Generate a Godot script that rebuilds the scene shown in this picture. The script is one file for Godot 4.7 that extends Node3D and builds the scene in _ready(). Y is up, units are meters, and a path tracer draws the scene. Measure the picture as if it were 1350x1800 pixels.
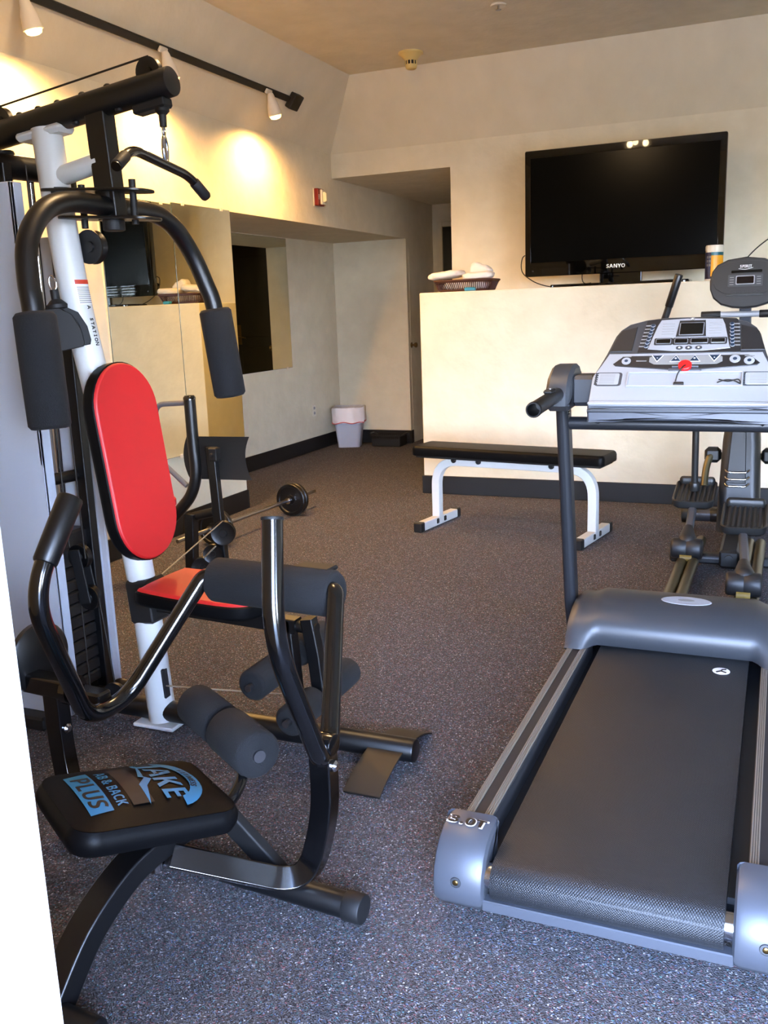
extends Node3D
# A small hotel gym seen from its open front door. x runs right along the back wall, -z runs into the room, y is up, metres.

var M := {}
var O := Vector3.ZERO          # the base of the thing being built: shapes are written in room metres and stored relative to it
var rng := RandomNumberGenerator.new()
var taken := {}

func _ready() -> void:
	rng.seed = 4711
	set_camera()
	set_light()
	make_materials()
	build_room()
	build_mirrors()
	build_track_lights()
	build_ceiling_things()
	build_multi_gym()
	build_leg_press()
	build_ab_machine()
	build_treadmill()
	build_elliptical()
	build_bench()
	build_barbell()
	build_television()
	build_small_things()

func set_camera() -> void:
	var cam := Camera3D.new()
	cam.name = "camera"
	cam.position = Vector3(0, 1.42, 0)
	cam.rotation = Vector3(-0.215007, 0.407934, -0.0363587)
	cam.fov = rad_to_deg(2.0 * atan(900.0 / 1619.23))
	cam.near = 0.02
	cam.far = 200.0
	add_child(cam)
	cam.current = true

func set_light() -> void:
	var env := Environment.new()
	var sm := ProceduralSkyMaterial.new()
	sm.sky_top_color = Color(0.56, 0.68, 0.90)
	sm.sky_horizon_color = Color(0.84, 0.89, 0.96)
	sm.ground_bottom_color = Color(0.42, 0.42, 0.42)
	sm.ground_horizon_color = Color(0.66, 0.68, 0.7)
	sm.sky_energy_multiplier = SKY
	sm.ground_energy_multiplier = SKY
	sm.sun_angle_max = 1.0
	var sky := Sky.new()
	sky.sky_material = sm
	env.background_mode = Environment.BG_SKY
	env.sky = sky
	env.tonemap_mode = Environment.TONE_MAPPER_LINEAR
	env.tonemap_exposure = EXPOSURE
	env.sdfgi_enabled = true
	env.ssao_enabled = true
	env.ssil_enabled = true
	var we := WorldEnvironment.new()
	we.name = "world"
	we.environment = env
	add_child(we)
	var sun := DirectionalLight3D.new()              # high sun from behind the building: it lights the pavement outside, never the room directly
	sun.name = "sun"
	sun.light_color = Color(1.0, 0.96, 0.90)
	sun.light_energy = SUN
	sun.light_angular_distance = 0.5
	sun.shadow_enabled = true
	add_child(sun)
	sun.look_at_from_position(Vector3.ZERO, Vector3(0.45, -1.0, 0.25), Vector3.UP)

const SKY := 8.2
const EXPOSURE := 0.83
const SPOT := 5.4
const LAMP := 0.85
const SUN := 9.0
const WARM := Color(1.0, 0.77, 0.46)

# ---------------------------------------------------------------- shapes
func mb() -> SurfaceTool:
	var s := SurfaceTool.new()
	s.begin(Mesh.PRIMITIVE_TRIANGLES)
	return s

func tri(s: SurfaceTool, a: Vector3, b: Vector3, c: Vector3, na: Vector3, nb: Vector3, nc: Vector3) -> void:
	var f := (a - c).cross(a - b)
	if f.length_squared() < 1e-16:
		return
	if f.dot(na + nb + nc) < 0.0:
		var t := b; b = c; c = t
		t = nb; nb = nc; nc = t
	s.set_normal(na); s.add_vertex(a - O)
	s.set_normal(nb); s.add_vertex(b - O)
	s.set_normal(nc); s.add_vertex(c - O)

func quad(s: SurfaceTool, a: Vector3, b: Vector3, c: Vector3, d: Vector3, na: Vector3, nb: Vector3, nc: Vector3, nd: Vector3) -> void:
	tri(s, a, b, c, na, nb, nc)
	tri(s, a, c, d, na, nc, nd)

func frame(origin: Vector3, y_axis: Vector3, x_hint := Vector3.RIGHT) -> Transform3D:   # y along y_axis, x as near x_hint as can be
	var y := y_axis.normalized()
	var x := x_hint - y * x_hint.dot(y)
	if x.length() < 0.01:
		x = Vector3.BACK - y * Vector3.BACK.dot(y)
	x = x.normalized()
	return Transform3D(Basis(x, y, x.cross(y)), origin)

func rrect(w: float, h: float, r := 0.0, n := 3) -> Array:      # outline: [point, normal] pairs, centred
	var o := []
	r = minf(r, minf(w, h) * 0.5)
	var cs := [Vector2(w / 2 - r, h / 2 - r), Vector2(-w / 2 + r, h / 2 - r), Vector2(-w / 2 + r, -h / 2 + r), Vector2(w / 2 - r, -h / 2 + r)]
	for k in 4:
		for i in (n + 1 if r > 0.0 else 2):
			var a := k * PI / 2 + (float(i) / n if r > 0.0 else float(i)) * PI / 2
			var d := Vector2(cos(a), sin(a))
			o.append([cs[k] + d * r, d])
	return o

func ring(r: float, n := 20, ry := -1.0) -> Array:
	var o := []
	for i in n:
		var a := TAU * i / n
		var d := Vector2(cos(a), sin(a))
		if ry < 0.0:
			o.append([d * r, d])
		else:
			o.append([Vector2(d.x * r, d.y * ry), Vector2(d.x / r, d.y / ry).normalized()])
	return o

func poly(pts: Array, smooth_deg := 35.0) -> Array:              # closed outline from points, normals to the outside, corners kept sharp
	var n := pts.size()
	var area := 0.0
	for i in n:
		area += pts[i].cross(pts[(i + 1) % n])
	var sg := 1.0 if area > 0.0 else -1.0
	var en := []
	for i in n:
		var d: Vector2 = (pts[(i + 1) % n] - pts[i]).normalized()
		en.append(Vector2(d.y, -d.x) * sg)
	var o := []
	for i in n:
		var a: Vector2 = en[(i + n - 1) % n]
		var b: Vector2 = en[i]
		if absf(a.angle_to(b)) < deg_to_rad(smooth_deg):
			o.append([pts[i], (a + b).normalized()])
		else:
			o.append([pts[i], a])
			o.append([pts[i], b])
	return o

# a slab: outline in the local xz plane (x, -z), profile of (inset, height) pairs from below to above, flat or crowned top
func pad(s: SurfaceTool, xf: Transform3D, outline: Array, prof: Array, crown := 0.0, rings := 4) -> void:
	var n := outline.size()
	var np := prof.size()
	var cen := Vector2.ZERO
	for e in outline: cen += e[0]
	cen /= n
	var segn := []
	for j in np - 1:
		var d: Vector2 = prof[j + 1] - prof[j]
		segn.append(Vector2(d.y, d.x).normalized())               # (outward, up)
	for j in np - 1:
		var n0: Vector2 = segn[j]
		var n1: Vector2 = segn[j]
		if j > 0 and absf(segn[j - 1].angle_to(segn[j])) < 0.7: n0 = (segn[j - 1] + segn[j]).normalized()
		if j < np - 2 and absf(segn[j + 1].angle_to(segn[j])) < 0.7: n1 = (segn[j + 1] + segn[j]).normalized()
		if j == np - 2 and crown > 0.0: n1 = (segn[j] + Vector2(0, 1)).normalized()
		for i in n:
			var a = outline[i]
			var b = outline[(i + 1) % n]
			if a[0].distance_squared_to(b[0]) < 1e-12: continue
			quad(s, pp(xf, a, prof[j]), pp(xf, b, prof[j]), pp(xf, b, prof[j + 1]), pp(xf, a, prof[j + 1]), pn(xf, a, n0), pn(xf, b, n0), pn(xf, b, n1), pn(xf, a, n1))
	var up := xf.basis.y.normalized()
	var last: Vector2 = prof[np - 1]
	for i in n:                                                   # bottom
		var a = outline[i]
		var b = outline[(i + 1) % n]
		if a[0].distance_squared_to(b[0]) < 1e-12: continue
		tri(s, xf * Vector3(cen.x, prof[0].y, -cen.y), pp(xf, a, prof[0]), pp(xf, b, prof[0]), -up, -up, -up)
		if crown <= 0.0:
			tri(s, xf * Vector3(cen.x, last.y, -cen.y), pp(xf, a, last), pp(xf, b, last), up, up, up)
		else:
			for k in rings:
				var f0 := float(k) / rings
				var f1 := float(k + 1) / rings
				quad(s, cp(xf, a, last, cen, f0, crown), cp(xf, b, last, cen, f0, crown), cp(xf, b, last, cen, f1, crown), cp(xf, a, last, cen, f1, crown), cn(xf, a, cen, f0, crown), cn(xf, b, cen, f0, crown), cn(xf, b, cen, f1, crown), cn(xf, a, cen, f1, crown))

func pp(xf: Transform3D, e: Array, q: Vector2) -> Vector3:
	var v: Vector2 = e[0] - e[1] * q.x
	return xf * Vector3(v.x, q.y, -v.y)
func pn(xf: Transform3D, e: Array, q: Vector2) -> Vector3:
	return (xf.basis * Vector3(e[1].x * q.x, q.y, -e[1].y * q.x)).normalized()
func cp(xf: Transform3D, e: Array, q: Vector2, cen: Vector2, f: float, crown: float) -> Vector3:
	var v: Vector2 = (e[0] - e[1] * q.x).lerp(cen, f)
	return xf * Vector3(v.x, q.y + crown * (1.0 - (1.0 - f) * (1.0 - f)), -v.y)
func cn(xf: Transform3D, e: Array, cen: Vector2, f: float, crown: float) -> Vector3:
	var v: Vector2 = e[0] - cen
	var sl := 2.0 * crown * (1.0 - f) / maxf(v.length(), 0.01)
	var d := v.normalized()
	return (xf.basis * Vector3(d.x * sl, 1.0, -d.y * sl)).normalized()

func box(s: SurfaceTool, c: Vector3, size: Vector3, b := 0.0, basis := Basis.IDENTITY) -> void:   # centred box, chamfered by b
	var xf := Transform3D(basis, c)
	var h := size.y / 2
	if b > 0.0:
		pad(s, xf, rrect(size.x, size.z, b, 1), [Vector2(b, -h), Vector2(0, -h + b), Vector2(0, h - b), Vector2(b, h)])
	else:
		pad(s, xf, rrect(size.x, size.z), [Vector2(0, -h), Vector2(0, h)])

func span(s: SurfaceTool, a: Vector3, b: Vector3, bev := 0.0) -> void:     # box between two corners
	box(s, (a + b) / 2, (b - a).abs(), bev)

func lathe(s: SurfaceTool, xf: Transform3D, prof: Array, n := 20) -> void:   # prof: (radius, height)
	var sn := []
	for j in prof.size() - 1:
		var d: Vector2 = prof[j + 1] - prof[j]
		sn.append(Vector2(d.y, -d.x).normalized())
	for j in prof.size() - 1:
		var n0: Vector2 = sn[j]
		var n1: Vector2 = sn[j]
		if j > 0 and absf(sn[j - 1].angle_to(sn[j])) < 0.75: n0 = (sn[j - 1] + sn[j]).normalized()
		if j < sn.size() - 1 and absf(sn[j + 1].angle_to(sn[j])) < 0.75: n1 = (sn[j + 1] + sn[j]).normalized()
		for i in n:
			var a := TAU * i / n
			var b := TAU * (i + 1) / n
			var da := Vector3(cos(a), 0, sin(a))
			var db := Vector3(cos(b), 0, sin(b))
			var p: Vector2 = prof[j]
			var q: Vector2 = prof[j + 1]
			quad(s, xf * (da * p.x + Vector3.UP * p.y), xf * (db * p.x + Vector3.UP * p.y), xf * (db * q.x + Vector3.UP * q.y), xf * (da * q.x + Vector3.UP * q.y),
				xf.basis * (da * n0.x + Vector3.UP * n0.y), xf.basis * (db * n0.x + Vector3.UP * n0.y), xf.basis * (db * n1.x + Vector3.UP * n1.y), xf.basis * (da * n1.x + Vector3.UP * n1.y))

func cyl(s: SurfaceTool, a: Vector3, b: Vector3, r: float, r2 := -1.0, n := 18, bev := 0.0) -> void:
	if r2 < 0.0: r2 = r
	var l := a.distance_to(b)
	var prof := [Vector2(0, 0), Vector2(r, 0), Vector2(r2, l), Vector2(0, l)]
	if bev > 0.0:
		prof = [Vector2(0, 0), Vector2(r - bev, 0), Vector2(r - bev * 0.3, bev * 0.3), Vector2(r, bev), Vector2(r2, l - bev), Vector2(r2 - bev * 0.3, l - bev * 0.3), Vector2(r2 - bev, l), Vector2(0, l)]
	lathe(s, frame(a, b - a), prof, n)

func fil(pts: Array, r: float, n := 6) -> Array:               # polyline with rounded corners
	var o := [pts[0]]
	for i in range(1, pts.size() - 1):
		var p: Vector3 = pts[i]
		var da: Vector3 = pts[i - 1] - p
		var db: Vector3 = pts[i + 1] - p
		var q := minf(r, minf(da.length(), db.length()) * 0.48)
		var a := p + da.normalized() * q
		var b := p + db.normalized() * q
		for k in n + 1:
			var t := float(k) / n
			o.append(a.lerp(p, t).lerp(p.lerp(b, t), t))
	o.append(pts[-1])
	return o

func curve(pts: Array, n := 8) -> Array:                        # smooth line through points
	var o := []
	var m := pts.size()
	for i in m - 1:
		for k in n:
			o.append(pts[i].cubic_interpolate(pts[i + 1], pts[maxi(i - 1, 0)], pts[mini(i + 2, m - 1)], float(k) / n))
	o.append(pts[-1])
	return o

func sweep(s: SurfaceTool, path: Array, outline: Array, up := Vector3.UP, caps := true) -> void:   # outline (x across, y towards up)
	var m := path.size()
	var fr := []
	var x := Vector3.ZERO
	for i in m:
		var t: Vector3 = (path[mini(i + 1, m - 1)] - path[maxi(i - 1, 0)]).normalized()
		var y: Vector3
		if i == 0:
			y = up - t * up.dot(t)
			if y.length() < 0.05: y = Vector3.BACK - t * Vector3.BACK.dot(t)
			y = y.normalized()
		else:
			y = fr[i - 1].basis.y
			y = (y - t * y.dot(t)).normalized()
		x = y.cross(t)
		fr.append(Transform3D(Basis(x, y, t), path[i]))
	var n := outline.size()
	for i in m - 1:
		for k in n:
			var a = outline[k]
			var b = outline[(k + 1) % n]
			if a[0].distance_squared_to(b[0]) < 1e-12: continue
			quad(s, sp(fr[i], a[0]), sp(fr[i], b[0]), sp(fr[i + 1], b[0]), sp(fr[i + 1], a[0]), sv(fr[i], a[1]), sv(fr[i], b[1]), sv(fr[i + 1], b[1]), sv(fr[i + 1], a[1]))
	if caps:
		for e in [0, m - 1]:
			var t: Vector3 = fr[e].basis.z * (-1.0 if e == 0 else 1.0)
			for k in n:
				tri(s, path[e], sp(fr[e], outline[k][0]), sp(fr[e], outline[(k + 1) % n][0]), t, t, t)

func sp(f: Transform3D, q: Vector2) -> Vector3: return f * Vector3(q.x, q.y, 0)
func sv(f: Transform3D, q: Vector2) -> Vector3: return f.basis * Vector3(q.x, q.y, 0)

func tube(s: SurfaceTool, path: Array, r: float, n := 14) -> void:
	sweep(s, path, ring(r, n))

func bar(s: SurfaceTool, path: Array, w: float, h: float, up := Vector3.UP, r := 0.006) -> void:   # square tube
	sweep(s, path, rrect(w, h, r, 2), up)

func extrude(s: SurfaceTool, pts: Array, xf: Transform3D, depth: float, bev := 0.0) -> void:       # 2-D points (x, y) of the local xy plane, pushed along local z from 0 to depth
	var f := Transform3D(Basis(xf.basis.x, xf.basis.z, -xf.basis.y), xf.origin)
	if bev > 0.0:
		pad(s, f, poly(pts), [Vector2(bev, 0), Vector2(0, bev), Vector2(0, depth - bev), Vector2(bev, depth)])
	else:
		pad(s, f, poly(pts), [Vector2(0, 0), Vector2(0, depth)])

# ---------------------------------------------------------------- objects
func part(called: String, s: SurfaceTool, m: Material, parent: Node3D, label := "") -> MeshInstance3D:
	s.index()
	var o := MeshInstance3D.new()
	o.name = called
	o.mesh = s.commit()
	o.material_override = m
	parent.add_child(o, true)
	if label: o.set_meta("label", label)
	return o

func numbered(called: String) -> String:
	if not taken.has(called):
		taken[called] = 0
		return called
	taken[called] += 1
	return "%s_%03d" % [called, taken[called]]

func thing(called: String, label: String, category: String, at: Vector3, group := "") -> Node3D:
	var o := Node3D.new()
	o.name = numbered(called)
	add_child(o, true)
	o.position = at
	o.set_meta("label", label)
	o.set_meta("category", category)
	if group: o.set_meta("group", group)
	O = at
	return o

func one(called: String, label: String, category: String, s: SurfaceTool, m: Material, at: Vector3, group := "") -> MeshInstance3D:   # a thing of one mesh
	var o := part(numbered(called), s, m, self)
	o.position = at
	o.set_meta("label", label)
	o.set_meta("category", category)
	if group: o.set_meta("group", group)
	return o

func struct(called: String, s: SurfaceTool, m: Material, parent: Node3D = self) -> MeshInstance3D:
	var o := part(called, s, m, parent)
	if parent == self:
		o.position = O
		o.set_meta("kind", "structure")
	return o

func letters(txt: String, size: float, parent: Node3D, xf: Transform3D, m: Material, called := "lettering", depth := 0.0015, serif := false, squeeze := 1.0) -> MeshInstance3D:   # xf: x along the text, y up, z to the reader
	var f := SystemFont.new()
	f.font_names = PackedStringArray(["Droid Serif" if serif else "Droid Sans"])
	f.font_weight = 700
	var t := TextMesh.new()
	t.text = txt
	t.font = f
	t.font_size = 32
	t.pixel_size = size / 32.0
	t.depth = depth
	t.curve_step = 2.0
	var o := MeshInstance3D.new()
	o.name = called
	o.mesh = t
	o.material_override = m
	parent.add_child(o, true)
	o.transform = Transform3D(xf.basis * Basis.from_scale(Vector3(squeeze, 1, 1)), xf.origin - O)
	return o

# ---------------------------------------------------------------- materials
func mat(key: String, c: Color, rough := 0.6, metal := 0.0) -> StandardMaterial3D:
	var m := StandardMaterial3D.new()
	m.albedo_color = c
	m.roughness = rough
	m.metallic = metal
	M[key] = m
	return m

func noise_tex(freq: float, ramp: Array, size := 512, normal := false, bump := 4.0, oct := 4) -> NoiseTexture2D:
	var n := FastNoiseLite.new()
	n.seed = 11 + int(freq * 1000.0)
	n.noise_type = FastNoiseLite.TYPE_SIMPLEX_SMOOTH
	n.frequency = freq
	n.fractal_octaves = oct
	var t := NoiseTexture2D.new()
	t.width = size
	t.height = size
	t.seamless = true
	t.noise = n
	if normal:
		t.as_normal_map = true
		t.bump_strength = bump
	else:
		var g := Gradient.new()
		g.offsets = PackedFloat32Array([0.0, 1.0])
		g.colors = PackedColorArray(ramp)
		t.color_ramp = g
	return t

func tri_tex(m: StandardMaterial3D, tex: Texture2D, scale: float, nrm: Texture2D = null, nstr := 0.5) -> void:
	m.uv1_triplanar = true
	m.uv1_world_triplanar = true
	m.uv1_scale = Vector3.ONE * scale
	if tex: m.albedo_texture = tex
	if nrm:
		m.normal_enabled = true
		m.normal_texture = nrm
		m.normal_scale = nstr

func carpet_image() -> Image:                      # loop pile: charcoal yarn with flecks of blue, wine, teal and pale grey
	var n := 1024
	var im := Image.create(n, n, false, Image.FORMAT_RGB8)
	var r := RandomNumberGenerator.new()
	r.seed = 99
	var cols := [Color(0.31, 0.30, 0.305), Color(0.37, 0.36, 0.37), Color(0.24, 0.23, 0.235), Color(0.45, 0.44, 0.44), Color(0.34, 0.38, 0.46), Color(0.47, 0.33, 0.34), Color(0.29, 0.41, 0.42), Color(0.61, 0.60, 0.61), Color(0.73, 0.73, 0.73)]
	var share := [0.22, 0.43, 0.60, 0.74, 0.83, 0.905, 0.95, 0.99, 1.0]
	im.fill(cols[0])
	for k in 190000:                                # short strokes of yarn, 2 to 4 pixels each
		var v := r.randf()
		var c: Color = cols[0]
		for i in share.size():
			if v <= share[i]:
				c = cols[i]
				break
		c = c * r.randf_range(0.78, 1.2)
		var x := r.randi_range(0, n - 1)
		var y := r.randi_range(0, n - 1)
		var flat := r.randf() < 0.5
		var l := r.randi_range(2, 3)
		for i in l:
			for j in 2:
				im.set_pixel((x + (i if flat else j)) % n, (y + (j if flat else i)) % n, c)
	return im

func weave_image() -> Image:                       # raised dots of a treadmill belt, 8 x 8 to a tile
	var n := 128
	var im := Image.create(n, n, false, Image.FORMAT_RGB8)
	for y in n:
		for x in n:
			var u := absf(sin(x * PI / 16.0)) * absf(sin(y * PI / 16.0))
			var v := absf(cos(x * PI / 16.0)) * absf(cos(y * PI / 16.0))
			var h := clampf(maxf(u, v), 0, 1)
			im.set_pixel(x, y, Color(h, h, h))
	return im

func make_materials() -> void:
	var wallbump := noise_tex(0.03, [], 512, true, 3.0)
	var mott := noise_tex(0.012, [Color(0.95, 0.95, 0.94), Color(1, 1, 1)], 512)
	var m := mat("cream", Color(0.85, 0.81, 0.715), 0.75)
	tri_tex(m, mott, 0.6, wallbump, 0.25)
	m = mat("carpet", Color(1, 1, 1), 1.0)
	var ct := ImageTexture.create_from_image(carpet_image())
	tri_tex(m, ct, 0.58, noise_tex(0.42, [], 1024, true, 5.0, 1), 0.6)
	m.metallic_specular = 0.2
	mat("baseboard", Color(0.045, 0.045, 0.05), 0.55)
	mat("trim_white", Color(0.58, 0.58, 0.585), 0.5)
	mat("door_dark", Color(0.05, 0.055, 0.062), 0.45)
	mat("mirror", Color(0.92, 0.95, 0.92), 0.012, 1.0)
	mat("mirror_edge", Color(0.25, 0.3, 0.27), 0.2)
	mat("clip", Color(0.85, 0.8, 0.7), 0.3)
	mat("chrome", Color(0.78, 0.78, 0.8), 0.16, 1.0)
	mat("steel", Color(0.6, 0.6, 0.62), 0.32, 1.0)
	mat("brass", Color(0.5, 0.4, 0.24), 0.3, 1.0)
	m = mat("black_gloss", Color(0.022, 0.022, 0.025), 0.16)
	m.clearcoat_enabled = true
	m.clearcoat = 0.6
	m.clearcoat_roughness = 0.08
	mat("black_satin", Color(0.02, 0.021, 0.026), 0.38)
	mat("black_flat", Color(0.022, 0.022, 0.026), 0.62)
	m = mat("foam", Color(0.022, 0.026, 0.038), 0.92)
	tri_tex(m, null, 9.0, noise_tex(0.2, [], 256, true, 6.0, 2), 0.5)
	m = mat("white_paint", Color(0.76, 0.76, 0.745), 0.32)
	mat("shroud", Color(0.66, 0.68, 0.72), 0.45)
	m = mat("red_vinyl", Color(0.70, 0.10, 0.11), 0.48)
	tri_tex(m, null, 12.0, noise_tex(0.15, [], 256, true, 2.0, 3), 0.25)
	m = mat("black_vinyl", Color(0.028, 0.029, 0.034), 0.44)
	m.metallic_specular = 0.22
	tri_tex(m, null, 14.0, noise_tex(0.15, [], 256, true, 2.0, 3), 0.3)
	mat("print_teal", Color(0.10, 0.42, 0.58), 0.45)
	mat("print_wine", Color(0.075, 0.035, 0.04), 0.6)
	mat("print_black", Color(0.012, 0.012, 0.016), 0.5)
	mat("print_white", Color(0.85, 0.85, 0.85), 0.5)
	mat("print_grey", Color(0.45, 0.45, 0.44), 0.6)
	mat("print_orange", Color(0.72, 0.2, 0.1), 0.5)
	mat("cable", Color(0.55, 0.52, 0.46), 0.4)
	mat("cable_dark", Color(0.10, 0.08, 0.06), 0.5)
	mat("weight_iron", Color(0.045, 0.047, 0.055), 0.5)
	m = mat("tm_grey", Color(0.19, 0.198, 0.212), 0.42, 0.1)
	mat("tm_silver", Color(0.27, 0.28, 0.305), 0.4, 0.2)
	mat("tm_pale", Color(0.55, 0.555, 0.565), 0.38, 0.1)
	mat("tm_dark", Color(0.075, 0.078, 0.085), 0.5)
	mat("tm_tube", Color(0.135, 0.14, 0.155), 0.36, 0.3)
	mat("alu", Color(0.60, 0.575, 0.53), 0.38, 0.6)
	mat("alu_dark", Color(0.12, 0.12, 0.13), 0.55)
	mat("screen", Color(0.02, 0.021, 0.023), 0.12)
	mat("screen_frame", Color(0.45, 0.46, 0.48), 0.4)
	mat("button_blue", Color(0.05, 0.14, 0.22), 0.4)
	mat("key_red", Color(0.82, 0.07, 0.08), 0.4)
	m = mat("belt", Color(0.105, 0.108, 0.116), 0.5)
	var wi := weave_image()
	wi.bump_map_to_normal_map(5.0)
	tri_tex(m, null, 20.0, ImageTexture.create_from_image(wi), 0.7)
	mat("tv_bezel", Color(0.012, 0.012, 0.013), 0.02)
	m = mat("tv_screen", Color(0.02, 0.022, 0.023), 0.2)
	m.metallic_specular = 0.14
	mat("towel", Color(0.86, 0.82, 0.78), 0.95)
	mat("wicker", Color(0.22, 0.075, 0.04), 0.5)
	mat("rail_brass", Color(0.36, 0.33, 0.24), 0.34, 0.8)
	mat("ell_grey", Color(0.085, 0.088, 0.088), 0.42)
	mat("ell_rubber", Color(0.06, 0.06, 0.06), 0.75)
	mat("bin", Color(0.62, 0.66, 0.74), 0.5)
	m = mat("bag", Color(0.86, 0.86, 0.88), 0.3)
	m.backlight_enabled = true
	m.backlight = Color(0.4, 0.4, 0.4)
	mat("bag_red", Color(0.8, 0.42, 0.42), 0.5)
	mat("alarm_red", Color(0.42, 0.05, 0.045), 0.4)
	mat("plastic_white", Color(0.84, 0.81, 0.74), 0.4)
	mat("yellowed", Color(0.80, 0.70, 0.44), 0.45)
	mat("lens", Color(0.9, 0.86, 0.7), 0.1)
	mat("wheel", Color(0.40, 0.33, 0.12), 0.5)
	mat("grey_paint", Color(0.34, 0.345, 0.36), 0.4)
	mat("plate_brown", Color(0.075, 0.066, 0.058), 0.55)
	mat("yellow", Color(0.85, 0.58, 0.06), 0.45)
	mat("navy", Color(0.05, 0.07, 0.22), 0.4)
	mat("teal", Color(0.06, 0.36, 0.42), 0.4)
	mat("cyan", Color(0.16, 0.5, 0.6), 0.4)
	mat("concrete", Color(0.5, 0.49, 0.47), 0.9)
	m = mat("bulb", Color(1, 0.9, 0.7), 0.3)
	m.emission_enabled = true
	m.emission = Color(1.0, 0.78, 0.45)
	m.emission_energy_multiplier = 14.0
	m = mat("bulb_clear", Color(1, 0.95, 0.85), 0.3)
	m.emission_enabled = true
	m.emission = Color(1.0, 0.88, 0.68)
	m.emission_energy_multiplier = 45.0
	m = mat("head_white", Color(0.85, 0.82, 0.76), 0.45)
	m.backlight_enabled = true
	m.backlight = Color(0.35, 0.3, 0.22)

# ---------------------------------------------------------------- the room
const XL := -3.65      # left wall
const XR := 5.6       # right wall
const ZB := -7.57      # back wall with the television
const ZF := -0.42      # inner face of the front wall
const ZH := -6.70      # front of the half wall
const XA := -4.49      # back of the recess
const ZA := -9.27      # end of the recess
const ZE := -10.1      # end of the hall
const XH := -2.57      # right side of the hall

func wall(called: String, a: Vector3, b: Vector3, m := "cream") -> void:
	O = Vector3.ZERO
	var s := mb()
	span(s, a, b)
	struct(called, s, M[m])

func base_strip(called: String, a: Vector3, b: Vector3) -> void:
	O = Vector3.ZERO
	var s := mb()
	span(s, a, b, 0.004)
	struct(called, s, M.baseboard)

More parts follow.
